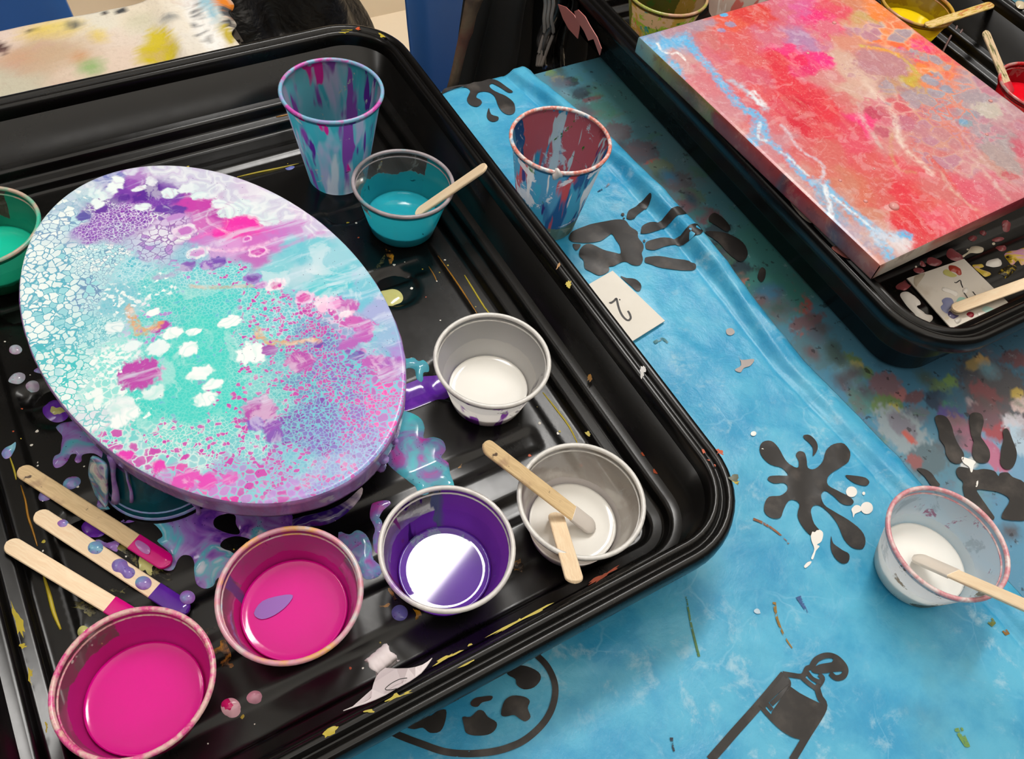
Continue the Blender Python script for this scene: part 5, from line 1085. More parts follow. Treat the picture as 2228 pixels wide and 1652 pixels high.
# edge with paint running over it
V, F = [], []; NE = 220
prof = [(0, OZT - .0006), (.0006, OZT - .0014), (.0009, OZT - .003), (.0004, OZT - .006), (.0003, OZB + .003), (0, OZB + .0008), (-.003, OZB), (-.018, OZB), (-.0185, OZB + .002), (-.0185, OZB + .010)]
for g, z in prof:
    for i in range(NE):
        t = 2 * math.pi * i / NE; wv = .0007 * fbm(np.array([math.cos(t) * 6]), np.array([math.sin(t) * 6 + z * 60]), 8, 3)[0]
        V.append((*oval(t, 1, g + (wv if g > 0 or z < OZB + .004 else 0)), z))
for j in range(len(prof) - 1):
    for i in range(NE): F.append((j * NE + i, j * NE + (i + 1) % NE, (j + 1) * NE + (i + 1) % NE, (j + 1) * NE + i))
m = M('oval_edge_paint')
nn = m.noise(1.0, 5, m.map(m.warp(.006, 60, 3), (38, 38, 9)), .6, .6)
ce = m.ramp(nn, [(.30, S(110, 104, 165)), (.42, S(150, 116, 180)), (.5, S(176, 130, 190)), (.58, S(170, 146, 206)), (.68, S(140, 80, 176))])
ce = m.mix(m.sstep(m.noise(70, 4), .6, .68), ce, S(196, 190, 206))
obj('canvas_edge', mesh(V, F), oval_o, m.done(m.pbsdf(ce, .14, m.bump(m.noise(80, 4), .5, .0015))))['label'] = 'violet-grey canvas edge wet with paint'
# thick drips; paint that meets the prop cup stays on its outside
def off_cup(p, gap=.0016):
    cx, cy = -.0145, .3135; r = .025 + .0121 * (.0451 - p.z) / .045 + gap + (.0016 if p.z < .006 else 0)
    d = math.hypot(p.x - cx, p.y - cy)
    return Vector((cx + (p.x - cx) * r / d, cy + (p.y - cy) * r / d, p.z)) if d < r else Vector(p)
drip_mat = wet_paint('lilac_drip', [S(130, 90, 180), S(160, 130, 196), S(120, 150, 200)], 70, 18, .08, specks=False)
def drip(pts, r): obj('paint_drip', tube([off_cup(p, max(r) * 1.3) for p in pts], r, 8), oval_o, drip_mat)
def on_edge(px, py, z=OZB + .006):
    return P(px, py, z)
for px, py, dz, r in ((243, 992, .040, .0022), (262, 1010, .036, .0011), (410, 1074, .030, .0014), (600, 1104, .012, .002), (836, 1000, .014, .0026), (860, 960, .010, .0018), (330, 1046, .010, .0016)):
    p = P(px, py, OZB + .006); c_dir = (Vector((OC.x, OC.y, 0)) - Vector((p.x, p.y, 0))).normalized() * .001
    n_s = 8
    drip([p + c_dir * 3 * (k / n_s) + Vector((.0006 * math.sin(k * 1.3), 0, -dz * k / n_s)) for k in range(n_s + 1)], [r * (1.15 - .5 * math.sin(math.pi * min(1, k / n_s * 1.1)) ** 1) for k in range(n_s + 1)])
# sheet of paint sliding off the left side on to the prop cup
V, F = [], []
colp = [[(498, 258), (560, 265), (610, 300), (655, 330)], [(525, 270), (575, 330), (620, 380), (660, 420)], [(510, 330), (560, 400), (615, 450), (655, 480)], [(495, 410), (560, 470), (620, 520), (660, 545)], [(515, 480), (570, 540), (630, 585), (670, 605)], [(545, 560), (590, 600), (640, 640), (690, 650)], [(590, 600), (620, 640), (660, 680), (720, 700)]]
zr = [.046, .041, .033, .024, .015, .007, .0022]
for row, z in zip(colp, zr):
    for (x, y), dz in zip(a(row), (.0, .0012, .0012, .0)): V.append(off_cup(P(x, y, max(z + dz, .0015)), .0034))
for j in range(6):
    for i in range(3): F.append((j * 4 + i, j * 4 + i + 1, (j + 1) * 4 + i + 1, (j + 1) * 4 + i))
o = obj('paint_curtain', mesh(V, F), oval_o, wet_paint('lilac_white_curtain', [S(150, 110, 185), S(206, 216, 226), S(110, 190, 210), LAV, S(190, 192, 110)], 60, 19, .08))
o['label'] = 'curtain of lilac and white paint running off the canvas'
md = o.modifiers.new('s', 'SUBSURF'); md.levels = md.render_levels = 2
md = o.modifiers.new('t', 'SOLIDIFY'); md.thickness = .0018

# ------------------------------------------------------------------ red poured painting on the right tray
RZT, RTH = .0765, .0155
cBL, cTL, cBR = P(1916, 576, RZT), P(1391, 79, RZT), P(2228, 432, RZT)
ux = (cBR - cBL).normalized(); uy = Vector((-ux.y, ux.x, 0)); uyt = (cTL - cBL)
LH = uyt.length; ang = math.atan2(uyt.y, uyt.x) - math.pi / 2
ux = Vector((math.cos(ang), math.sin(ang), 0)); uy = Vector((-ux.y, ux.x, 0))
LW = np.mean([(P(x, y, RZT) - cBL).dot(ux) for x, y in ((1900, 0), (2060, 108), (2228, 246))])
red_o = thing('rectangular_canvas', 'rectangular canvas poured in reds and pinks with sky-blue streaks', 'painting', cBL + ux * LW / 2 + uy * LH / 2 + Vector((0, 0, -RTH)))
st_ = .0011
gx, gy = np.arange(0, LW + 1e-6, LW / round(LW / st_)), np.arange(0, LH + 1e-6, LH / round(LH / st_))
GX, GY = np.meshgrid(gx, gy)
WX = cBL.x + ux.x * GX + uy.x * GY; WY = cBL.y + ux.y * GX + uy.y * GY
e_ = np.minimum.reduce([GX, GY, LW - GX, LH - GY]); WZ = RZT - .0008 * np.clip(1 - e_ / .0025, 0, 1) ** 2
red, dred, coral, rose, mauve, sand, org, ylo, hot, gmv = (218, 52, 68), (206, 30, 56), (212, 92, 94), (206, 104, 122), (186, 126, 144), (206, 166, 150), (232, 132, 62), (214, 178, 72), (232, 54, 122), (166, 146, 156)
sky, skl = (88, 178, 228), (206, 226, 240)
K = lambda x, y, b, l=None, s=None, cell=0, size=.5, prob=0: (x, y, b, l, s, cell, size, prob)
ctrl = [K(1420, 85, (140, 150, 180)), K(1450, 100, sky), K(1480, 70, (176, 136, 150)), K(1520, 55, (166, 140, 156)), K(1540, 80, (200, 110, 110)), K(1580, 50, (220, 90, 70)), K(1600, 80, coral), K(1640, 30, (214, 64, 62)), K(1700, 20, rose), K(1740, 20, (214, 96, 150)), K(1780, 40, hot), K(1820, 20, (220, 80, 100)), K(1860, 10, (206, 130, 100)), K(1900, 20, org), K(1880, 40, (196, 160, 100)),
        K(1480, 130, (200, 150, 150)), K(1550, 130, rose), K(1620, 120, coral), K(1680, 80, (206, 110, 130)), K(1740, 90, (176, 130, 170)), K(1720, 110, hot), K(1760, 150, (222, 50, 110)), K(1800, 70, (214, 90, 120), sand, rose, .25, .9, .3), K(1840, 90, (210, 140, 120)), K(1870, 60, (206, 150, 110), sand, mauve, .5, .9, .6), K(1900, 70, org, (236, 190, 160), mauve, .5, .9, .5), K(1940, 60, (230, 120, 70), (230, 190, 150), gmv, .5, .8, .4), K(1960, 100, (236, 110, 60), (230, 170, 120), gmv, .5, .9, .4), K(1990, 110, hot, org, gmv, .4, .8, .3), K(2030, 130, (226, 90, 90), org, gmv, .4, .7, .3),
        K(1640, 170, (206, 90, 110)), K(1700, 140, red), K(1720, 190, red), K(1580, 160, (208, 110, 120)), K(1640, 200, (216, 90, 96)), K(1700, 230, (212, 70, 88)), K(1780, 130, hot), K(1800, 170, (206, 130, 130)), K(1830, 130, sand), K(1860, 150, sand, (214, 190, 170), mauve, .3, .8, .3), K(1900, 130, (196, 120, 130), (200, 170, 60), mauve, .2, .9, .4), K(1930, 130, (190, 124, 130)), K(1960, 150, (186, 128, 120), ylo, mauve, .2, .9, .2), K(1980, 170, (200, 150, 70)), K(2010, 150, org, (230, 190, 150), gmv, .5, .8, .4), K(2050, 160, (226, 110, 80), org, gmv, .6, .8, .5), K(2080, 180, gmv, (230, 140, 110), (150, 150, 165), .7, .9, .5), K(2030, 190, (220, 120, 80), org, (156, 150, 166), .6, .7, .6), K(2000, 200, (170, 140, 140), (200, 160, 80), gmv, .5, .6, .5), K(1950, 190, (176, 130, 130), (200, 150, 90), gmv, .4, .7, .5),
        K(1520, 190, (206, 120, 130)), K(1580, 240, (200, 130, 140)), K(1650, 270, (206, 100, 110)), K(1740, 230, dred), K(1780, 220, red), K(1760, 260, dred), K(1800, 250, red), K(1790, 290, (214, 70, 80)), K(1830, 220, (206, 110, 110)), K(1860, 200, sand), K(1900, 210, (206, 160, 150), (220, 190, 180), rose, .5, .8, .5), K(1920, 240, (196, 90, 110), (222, 180, 170), rose, .5, .9, .4), K(1960, 240, (206, 90, 100), (220, 170, 160), gmv, .6, .6, .5), K(1990, 260, (196, 110, 120), (210, 150, 110), mauve, .7, .7, .5), K(2040, 240, (186, 120, 130), (226, 110, 80), gmv, .7, .5, .5), K(2090, 230, gmv, (226, 130, 100), (140, 150, 165), .7, .6, .4), K(2130, 200, gmv, (206, 170, 165), mauve, .5, .9, .3), K(2150, 230, (190, 176, 168), (206, 186, 176), gmv, .3, .8, .3), K(2190, 250, (186, 140, 150), (200, 170, 170), mauve, .4, .6, .3), K(2228, 280, (190, 110, 128), (200, 160, 165), mauve, .3, .6, .3),
        K(1620, 300, (200, 140, 140)), K(1690, 310, (196, 130, 140)), K(1740, 330, (206, 96, 100)), K(1800, 330, (206, 100, 96)), K(1850, 280, (214, 70, 90)), K(1870, 320, (216, 80, 100)), K(1880, 270, hot), K(1930, 290, (206, 150, 145)), K(1950, 320, (206, 130, 130)), K(1900, 350, (210, 90, 90)), K(1960, 360, (216, 86, 96)), K(2000, 330, (206, 110, 110), sand, mauve, .3, .6, .3), K(2040, 300, (190, 130, 136), (206, 140, 110), mauve, .6, .7, .4), K(2090, 290, (196, 120, 130), (216, 120, 90), mauve, .6, .6, .4), K(2140, 290, gmv, (206, 160, 160), mauve, .4, .5, .3), K(2180, 310, (160, 146, 150), (190, 170, 165), mauve, .2, .5, .2), K(2228, 330, (196, 90, 110)), K(2060, 350, (200, 110, 110), sand, mauve, .4, .6, .3), K(2110, 360, (200, 130, 140), sand, mauve, .5, .9, .3), K(2170, 370, (190, 140, 130), sand, mauve, .2, .6, .2), K(2228, 390, (190, 130, 140)),
        K(1740, 400, (196, 150, 150)), K(1790, 390, (206, 110, 100)), K(1830, 400, (200, 120, 100)), K(1870, 410, (206, 110, 90)), K(1920, 420, (206, 90, 86)), K(1970, 430, red), K(2010, 440, (214, 80, 80)), K(2060, 420, (206, 110, 110)), K(2110, 420, (214, 90, 110)), K(2150, 400, rose), K(2200, 420, (200, 110, 120)), K(1840, 450, (196, 140, 130)), K(1900, 470, (200, 130, 110)), K(1960, 470, (214, 50, 60)), K(1990, 490, (214, 46, 60)), K(2040, 470, (222, 80, 100)), K(2090, 460, (216, 90, 100)), K(1850, 500, (190, 160, 170)), K(1900, 530, (206, 170, 160)), K(1960, 530, (206, 190, 190)), K(1930, 560, (200, 140, 130)), K(2000, 530, (212, 60, 70)), K(1880, 545, (206, 150, 140))]
bl = [(1575, 32, .0038, sky, .0030), (1590, 53, .0050, (160, 140, 170), .0045), (1542, 50, .005, (170, 140, 160), .0035), (1570, 66, .004, (160, 140, 180), .003), (1925, 135, .034, (184, 126, 136), .016, 0, .25), (1900, 118, .016, (186, 130, 136), .010, 0, .3), (1945, 150, .016, (186, 130, 136), .012, 0, .3), (1800, 58, .012, (216, 110, 130), .010), (1902, 245, .0085, (190, 70, 96), .008, 0, .2), (1970, 268, .0105, (190, 110, 130), .0095, 0, .2), (2005, 285, .0085, (190, 126, 136), .0075, 0, .2), (1918, 287, .007, (190, 90, 110), .0065), (2100, 268, .0065, (146, 156, 164), .0055), (2095, 264, .004, (120, 160, 190), .004), (2110, 212, .009, (166, 150, 158), .008), (2135, 212, .008, (166, 150, 158), .007), (2150, 240, .012, (190, 180, 170), .010), (1980, 210, .009, gmv, .008), (2060, 195, .006, (150, 150, 168), .006), (2020, 172, .007, (150, 150, 168), .006), (2030, 180, .006, (150, 150, 168), .005), (1795, 130, .009, (232, 50, 130), .010), (1735, 130, .010, (226, 40, 90), .010), (2200, 380, .008, (190, 90, 100), .006), (1935, 452, .004, (216, 150, 150), .004), (2180, 345, .010, (170, 150, 150), .02)]
wsn = (230, 214, 200)
st = [([(1400, 88), (1450, 100), (1490, 78)], .006, (120, 170, 210), .9, .9), ([(1400, 95), (1440, 100), (1490, 85), (1510, 110), (1545, 150), (1580, 195), (1610, 230), (1640, 248)], .0042, sky, .7), ([(1410, 100), (1460, 135), (1480, 165)], .0045, (96, 176, 220), .8), ([(1430, 95), (1440, 110), (1460, 118), (1475, 115), (1490, 130)], .0012, (236, 236, 236), .8), ([(1640, 248), (1660, 265), (1668, 300), (1690, 320), (1720, 350), (1750, 385), (1770, 400)], .0032, (110, 180, 226), .8), ([(1650, 262), (1646, 290), (1638, 310)], .0055, (106, 176, 222), .8), ([(1654, 268), (1650, 300), (1668, 305)], .0014, skl, .9), ([(1590, 175), (1615, 190), (1640, 215), (1668, 238)], .0030, (170, 200, 220), 1.2, .8), ([(1640, 205), (1655, 225)], .0040, (226, 232, 238), .8, .9), ([(1770, 400), (1788, 385), (1792, 365), (1780, 350), (1740, 325), (1720, 295), (1700, 272)], .0014, (206, 206, 220), 1.0, .8),
      ([(1700, 330), (1730, 355), (1760, 385)], .0012, (226, 236, 240), .9, .8), ([(1785, 400), (1800, 440), (1820, 480)], .0070, (110, 176, 214), .8, .85), ([(1795, 405), (1830, 440), (1870, 475), (1910, 505), (1945, 515), (1972, 512)], .0042, (110, 184, 228), .7), ([(1792, 402), (1800, 425), (1810, 470)], .0020, (226, 232, 240), .8), ([(1810, 425), (1850, 458), (1900, 498)], .0012, (226, 236, 244), .9), ([(1830, 500), (1860, 520), (1900, 535)], .008, (156, 150, 178), 1.0, .7), ([(1905, 510), (1930, 545), (1935, 560)], .0045, (110, 184, 226), .8), ([(1915, 515), (1945, 520), (1968, 530)], .007, (226, 220, 226), .9, .7), ([(1960, 508), (1975, 514)], .0030, sky, .8),
      ([(1880, 175), (1900, 200), (1925, 225), (1945, 250), (1955, 300), (1975, 330), (2000, 350), (2025, 375)], .0028, wsn, 1.4, .75), ([(1830, 130), (1860, 150), (1890, 180)], .006, (214, 180, 165), 1.4, .7), ([(1870, 225), (1880, 265), (1905, 300), (1915, 320)], .0022, (206, 186, 180), 1.2, .7), ([(1940, 290), (1940, 340), (1960, 370), (1990, 375)], .0016, (200, 150, 100), 1.2, .6), ([(2050, 375), (2060, 400), (2090, 430), (2120, 455)], .0016, (214, 180, 160), 1.2, .7), ([(2100, 330), (2140, 370), (2190, 430)], .0022, (214, 190, 180), 1.4, .6), ([(2070, 260), (2110, 310), (2150, 360)], .0016, (214, 180, 176), 1.2, .6), ([(2030, 350), (2060, 380), (2080, 410)], .0014, (220, 70, 70), 1.2, .7),
      ([(1875, 100), (1910, 105), (1950, 118), (1985, 145), (1995, 165), (1975, 180), (2000, 190)], .0020, (206, 186, 60), 1.0, .85), ([(1985, 150), (1990, 175), (1965, 172)], .0045, (190, 170, 70), .9, .8), ([(1890, 105), (1940, 112), (1980, 130)], .003, (236, 150, 60), 1.2, .7), ([(2000, 150), (2040, 170), (2080, 190)], .003, (236, 120, 60), 1.3, .7)]
base, line, spot = paint_map(np.c_[WX.ravel(), WY.ravel()], ctrl, RZT, bl, st, wamp=.013, wscale=60, seed=12, e=.006)
me = grid_mesh(WX, WY, WZ); set_attr(me, 'base', base); set_attr(me, 'line', line); set_attr(me, 'spot', spot)
m_red = pour_material('red_pour', 75, 180, .32, .2, 90, .05, ((90, 26, 20), math.radians(-35), .16, S(226, 190, 170)), S(236, 226, 220), grain=.26)
obj('painted_face', me, red_o, m_red)
# four sides, each its own strip with the colours that ran over it
def side(p0, p1, cols, name='canvas_side'):
    N = 60; V, F = [], []; n_out = Vector(((p1 - p0).y, -(p1 - p0).x, 0)).normalized()
    rows = [(0, -.0007), (.0006, -.002), (.0006, -RTH * .5), (.0005, -RTH + .001), (0, -RTH), (-.016, -RTH)]
    for g, dz in rows:
        for i in range(N + 1): V.append(p0.lerp(p1, i / N) + n_out * g + Vector((0, 0, dz)))
    for j in range(len(rows) - 1):
        for i in range(N): F.append((j * (N + 1) + i, j * (N + 1) + i + 1, (j + 1) * (N + 1) + i + 1, (j + 1) * (N + 1) + i))
    me = mesh([tuple(v) for v in V], F)
    c = np.zeros((len(V), 4)); c[:, 3] = 1
    for j in range(len(rows)):
        for i in range(N + 1):
            u = i / N + .02 * fbm(np.array([i * .21]), np.array([j * .7]), 6, 3)[0]; 
            for (a0, ca_), (a1, cb_) in zip(cols, cols[1:]):
                if a0 <= u <= a1 or (a1 == cols[-1][0] and u > a1) or (a0 == 0 and u < 0):
                    t = min(max((u - a0) / (a1 - a0), 0), 1); t = t * t * (3 - 2 * t); c[j * (N + 1) + i, :3] = lin(ca_) * (1 - t) + lin(cb_) * t; break
    set_attr(me, 'base', c)
    return obj(name, me, red_o, side_mat)
m = M('red_canvas_sides'); b, _ = m.attr('base')
nz = m.noise(60, 5, m.warp(.02, 50, 3), .65)
c = m.mix(m.math('MULTIPLY', m.sstep(nz, .5, .66), .35), b, S(206, 150, 130)); c = m.mix(m.math('MULTIPLY', m.sstep(nz, .46, .36), .4), c, S(110, 30, 36))
side_mat = m.done(m.pbsdf(c, .3, m.bump(nz, .2, .0008)))
pTL, pBR, pTR = cBL + uy * LH, cBL + ux * LW, cBL + ux * LW + uy * LH
side(pTL, cBL, [(0, (130, 165, 165)), (.07, (150, 170, 150)), (.10, (150, 140, 80)), (.25, (120, 90, 60)), (.36, (140, 130, 80)), (.37, (150, 66, 60)), (.6, (176, 70, 70)), (.64, (160, 60, 60)), (.645, (110, 90, 100)), (.67, (120, 40, 50)), (.68, (176, 46, 56)), (.82, (176, 84, 76)), (.86, (100, 80, 96)), (.90, (150, 80, 76)), (1, (186, 104, 88))])
side(cBL, pBR, [(0, (206, 130, 110)), (.03, (214, 198, 180)), (.2, (216, 200, 184)), (.24, (200, 120, 110)), (.4, (190, 90, 96)), (.6, (160, 56, 70)), (1, (170, 70, 80))])
side(pBR, pTR, [(0, (190, 110, 120)), (.5, (170, 150, 150)), (1, (220, 120, 80))])
side(pTR, pTL, [(0, (220, 110, 80)), (.6, (200, 60, 60)), (.9, (160, 140, 150)), (1, (130, 165, 190))])
# bubbles standing in the wet paint
for px, py, r in ((1945, 450, .0042), (1815, 50, .0022), (1758, 116, .0016), (2155, 220, .0020), (2147, 293, .0016), (1828, 393, .0016), (1883, 438, .0018), (1902, 367, .0012)):
    bm = bmesh.new(); bmesh.ops.create_icosphere(bm, subdivisions=2, radius=r)
    for v in bm.verts: v.co = Vector((v.co.x, v.co.y, v.co.z * .6)) + P(px, py, RZT)
    obj('paint_bubble', bm_mesh(bm), red_o, plain('bubble_%d' % px, S(216, 150, 146), .06))

# ------------------------------------------------------------------ paint in the right tray
def z2(x, y):
    c_, s_ = math.cos(math.radians(1.0)), math.sin(math.radians(1.0)); dx, dy = np.asarray(x) - T2C[0], np.asarray(y) - T2C[1]
    return zfloor(c_ * dx - s_ * dy, s_ * dx + c_ * dy) + T2Z
def pool2(name, pts, mat, h=.0014, z=T2Z, zf=z2, label=None, n=3): return puddle(name, [pts], z, h, mat, tray2, .0026, .004, zf, n=n, label=label)
w_ = lambda pts: Z(1840, 480, 5.742, pts)
mv_p = plain('dusty_red_paint', S(150, 74, 78), .2); cr_p = plain('cream_paint', S(226, 214, 190), .2); pk_p = wet_paint('pink_yellow', [S(214, 130, 180), S(222, 160, 200), S(226, 190, 40), S(40, 30, 34)], 60, 21, .2, specks=False); wh_p = plain('white_wet_paint', S(238, 232, 224), .15)
pool2('paint_puddle', w_([(680, 940), (700, 900), (770, 890), (840, 930), (920, 1000), (935, 1050), (890, 1070), (920, 1110), (1000, 1150), (1090, 1160), (1108, 1200), (1080, 1240), (1020, 1262), (940, 1230), (800, 1110), (720, 1010)]), wh_p, .0018, label='white puddle left of the stained card')
pool2('paint_puddle', w_([(640, 800), (680, 765), (730, 740), (760, 720), (790, 760), (820, 800), (790, 840), (740, 875), (690, 865), (650, 835)]), mv_p, .0016)
pool2('paint_puddle', w_([(1270, 400), (1290, 355), (1360, 350), (1430, 385), (1480, 430), (1470, 480), (1380, 485), (1300, 450)]), mv_p, .0018)
pool2('paint_drip', w_([(1470, 420), (1540, 375), (1580, 310), (1660, 298), (1735, 320), (1730, 370), (1660, 390), (1580, 385), (1520, 415), (1490, 440)]), cr_p, .0016)
for l in (ellipse(1585, 220, 58, 32, -.1, 12), ellipse(1715, 155, 45, 30, .3, 12), ellipse(1920, 215, 78, 28, -.15, 12), ellipse(1945, 340, 62, 46, .2, 12), ellipse(1120, 500, 95, 50, .1, 14, .05, 3), ellipse(975, 530, 45, 25, .4, 10), ellipse(930, 605, 70, 36, .2, 12), ellipse(2010, 60, 70, 55, .9, 12)):
    pool2('paint_drop', w_(l), mv_p, .0016)
for l in (ellipse(1865, 270, 20, 17, 0, 8), ellipse(1540, 342, 14, 10, 0, 8), ellipse(893, 560, 15, 10, 0, 8)): pool2('paint_drop', w_(l), cr_p, .001)
pool2('paint_puddle', w_([(1980, 430), (2040, 385), (2140, 370), (2228, 340), (2320, 360), (2330, 500), (2240, 545), (2190, 560), (2150, 500), (2080, 560), (2020, 500)]), pk_p, .0022, label='pink and yellow puddle by the red painting')
pool2('paint_puddle', w_([(1750, 560), (1770, 510), (1850, 480), (1910, 475), (1950, 530), (1930, 570), (1850, 585), (1790, 575)]), wh_p, .002)
pool2('paint_puddle', w_([(1900, 660), (1960, 600), (2080, 550), (2140, 600), (2080, 660), (2020, 720), (1980, 690)]), wet_paint('yellow_net', [S(30, 26, 20), S(46, 40, 20), S(220, 190, 40)], 160, 22, .25, specks=False), .0012)
pool2('paint_puddle', w_([(1580, 560), (1640, 550), (1700, 545), (1725, 580), (1670, 600), (1720, 620), (1800, 650), (1810, 680), (1740, 705), (1680, 660), (1620, 610)]), wet_paint('lilac_yellow', [S(206, 170, 200), S(214, 184, 60), S(200, 180, 90)], 60, 23, .2, specks=False), .0014)
# splashes of old paint on the rim of the right tray
def onrim2(l, z, mat, n=3): return puddle('paint_fleck', [l], z, .0007, mat, tray2, .003, .0015, lambda x, y: np.full(len(x), z), n=n)
gl_m = plain('dry_clear_glue', S(160, 150, 142), .12)
zr2 = .0600 + T2Z
onrim2(Z(1560, 500, 2.95, [(735, 120), (760, 105), (800, 130), (860, 175), (850, 190), (800, 170)]), zr2, plain('rim_pink', S(176, 110, 104), .3))
onrim2(Z(1560, 0, 2.95, [(470, 1300), (500, 1305), (560, 1360), (610, 1420), (590, 1430), (530, 1380)]), zr2, gl_m)
onrim2(Z(1560, 0, 2.95, [(640, 1450), (690, 1470), (720, 1490), (700, 1500)]), zr2, gl_m)
# pink paint that ran down the outside at the far corner
def wallblob(pts, x, mat):
    V = []
    for px, py in pts:
        d = ray(px, py); t = x / d[0]; V.append((x, d[1] * t, CAM_H + d[2] * t))
    bm = bmesh.new(); f = bm.faces.new([bm.verts.new(v) for v in V]); r = bmesh.ops.extrude_face_region(bm, geom=[f]); bmesh.ops.translate(bm, verts=[v for v in r['geom'] if isinstance(v, bmesh.types.BMVert)], vec=(-.0008, 0, 0)); bmesh.ops.recalc_face_normals(bm, faces=bm.faces)
    obj('paint_run', bm_mesh(bm), tray2, mat, False)
run_p = plain('pink_run', S(186, 110, 104), .3)
v_ = lambda pts: Z(1060, 0, 2.664, pts)
wallblob([P for P in [(1215, 9), (1232, 15), (1250, 32), (1262, 52), (1261, 66), (1258, 84), (1249, 74), (1238, 62), (1226, 40)]], .4600, run_p)
wallblob(v_([(508, 65), (530, 55), (570, 95), (600, 150), (640, 215), (665, 280), (655, 320), (640, 280), (620, 225), (590, 235), (565, 180), (520, 110)]), .4585, run_p)
# ribbons of paint running down the stepped wall at the far right
y_ = lambda pts: Z(1900, 0, 6.354, pts)
def run2(pts, zs, r, mat):
    ps = smooth([(*p, z) for p, z in zip(y_(pts), zs)], 3, False)
    obj('paint_run', tube([P(p[0], p[1], p[2]) for p in ps], r, 6), tray2, mat)
gy_p = plain('greyish_run', S(120, 92, 88), .2); rd_p = plain('red_run', S(196, 20, 36), .15)
run2([(1860, 20), (1790, 120), (1720, 240), (1600, 430)], [.050, .036, .024, .014], .0011, gy_p)
run2([(1860, 130), (1780, 280), (1720, 440), (1640, 550)], [.046, .034, .024, .014], .0022, plain('dark_red_run', S(120, 24, 30), .2))
run2([(1170, 340), (1130, 430), (1080, 490), (1020, 600), (960, 720)], [.0135, .010, .006, .003, .000], .0012, gy_p)
run2([(1240, 400), (1190, 480), (1160, 540)], [.0135, .010, .006], .0012, gy_p)
run2([(1690, 600), (1620, 760), (1560, 850)], [.0135, .010, .006], .0016, rd_p)
run2([(2090, 500), (1980, 650), (1900, 740), (1860, 800), (1800, 890)], [.024, .018, .014, .0125, .007], .0013, gy_p)
for l, z, mt in (([(1180, 310), (1220, 295), (1290, 330), (1350, 380), (1345, 410), (1290, 390), (1220, 350)], .0118, plain('rusty_bead', S(160, 120, 106), .1)), ([(1040, 510), (1080, 470), (1115, 490), (1105, 530), (1060, 540)], .002, plain('brown_bead', S(140, 106, 92), .1)), ([(1125, 540), (1160, 515), (1195, 540), (1165, 575)], .002, gy_p),
                 ([(1490, 830), (1530, 790), (1590, 800), (1640, 870), (1600, 895), (1540, 875)], .002, rd_p), ([(1640, 580), (1680, 580), (1770, 680), (1750, 705), (1690, 650)], .0118, rd_p), ([(1830, 780), (1870, 745), (1915, 790), (1900, 815), (1850, 800)], .0118, gy_p), ([(1965, 50), (1990, 20), (2084, 50), (2084, 120), (2000, 115)], .0570, plain('bone_bead', S(206, 190, 160), .1))):
    puddle('paint_bead', [y_(l)], z, .0022, mt, tray2, .002, .003, (lambda zz_: lambda x, y: np.full(len(x), zz_))(z))

# ------------------------------------------------------------------ number cards and torn label
m = M('card_board'); card_mat = m.done(m.pbsdf(m.mix(m.noise(60, 4), S(226, 221, 211), S(216, 210, 198)), .6))
m = M('card_board_stained'); card2_mat = m.done(m.pbsdf(m.mix(m.sstep(m.noise(30, 4), .55, .7), S(226, 218, 206), S(206, 194, 176)), .5))
pen = plain('pen_ink', S(44, 42, 42), .5)
def card(label, corners, z, mat):
    V = [P(x, y, z) for x, y in corners]
    cen = sum((v for v in V), Vector()) / 4
    o = thing('number_card', label, 'card', Vector((cen.x, cen.y, z)))
    bm = bmesh.new(); f = bm.faces.new([bm.verts.new(v) for v in V]); r = bmesh.ops.extrude_face_region(bm, geom=[f]); bmesh.ops.translate(bm, verts=[v for v in r['geom'] if isinstance(v, bmesh.types.BMVert)], vec=(0, 0, -.0009)); bmesh.ops.recalc_face_normals(bm, faces=bm.faces)
    obj('card_sheet', bm_mesh(bm), o, mat, False)
    return o
cz1 = CZ + .0032
A1, A2, A3 = P(1333, 589, cz1), P(1447, 698, cz1), P(1383, 738, cz1)
A4 = A1 + (A3 - A2); ext = (A3 - A2) * .30
px4 = [pix(v) for v in (A1, A2, A3 + ext, A4 + ext)]
cd1 = card('plain pale card with a handwritten 2, half under the left tray', [tuple(p) for p in px4], cz1, card_mat)
ink2 = obj('written_2', ribbon(q3([(474, 1042), (485, 1048), (510, 1032), (530, 1012), (538, 1040), (552, 1095), (575, 1145), (605, 1180), (630, 1190), (647, 1172), (640, 1140), (624, 1113)]), cz1 + .0003, .0016, 4), cd1, pen)
obj('pen_dot', ribbon(q3([(553, 1018), (562, 1024)]), cz1 + .0003, .001, 1), cd1, pen)
cz2 = T2Z + .0022
cd2 = card('paint-spotted pale card with handwritten strokes, lying in the right tray', w_([(765, 722), (1478, 478), (2062, 1055), (1345, 1375)]), cz2, card2_mat)
for pts in ([(1358, 772), (1385, 775), (1432, 745), (1445, 790), (1465, 838)], [(1478, 900), (1500, 930), (1528, 975)], [(1588, 886), (1610, 915), (1633, 948)]):
    obj('pen_stroke', ribbon(w_(pts), cz2 + .0003, .0009, 3), cd2, pen)
def cardspot(pts, mat, h=.0008): puddle('paint_spot', [w_(pts)], cz2, h, mat, cd2, .002, .002)
cardspot([(1285, 570), (1330, 560), (1400, 580), (1440, 630), (1445, 675), (1410, 685), (1370, 650), (1300, 630)], plain('brick_spot', S(176, 66, 50), .2), .0016)
cardspot([(1215, 640), (1260, 610), (1330, 650), (1390, 690), (1330, 710), (1240, 680)], plain('olive_stain', S(196, 190, 110), .5), .0003)
cardspot([(1198, 860), (1220, 832), (1270, 850), (1330, 870), (1390, 890), (1405, 930), (1370, 950), (1310, 915), (1240, 890)], wh_p, .0016)
cardspot(ellipse(1495, 875, 38, 34, 0, 10), wh_p, .0016)
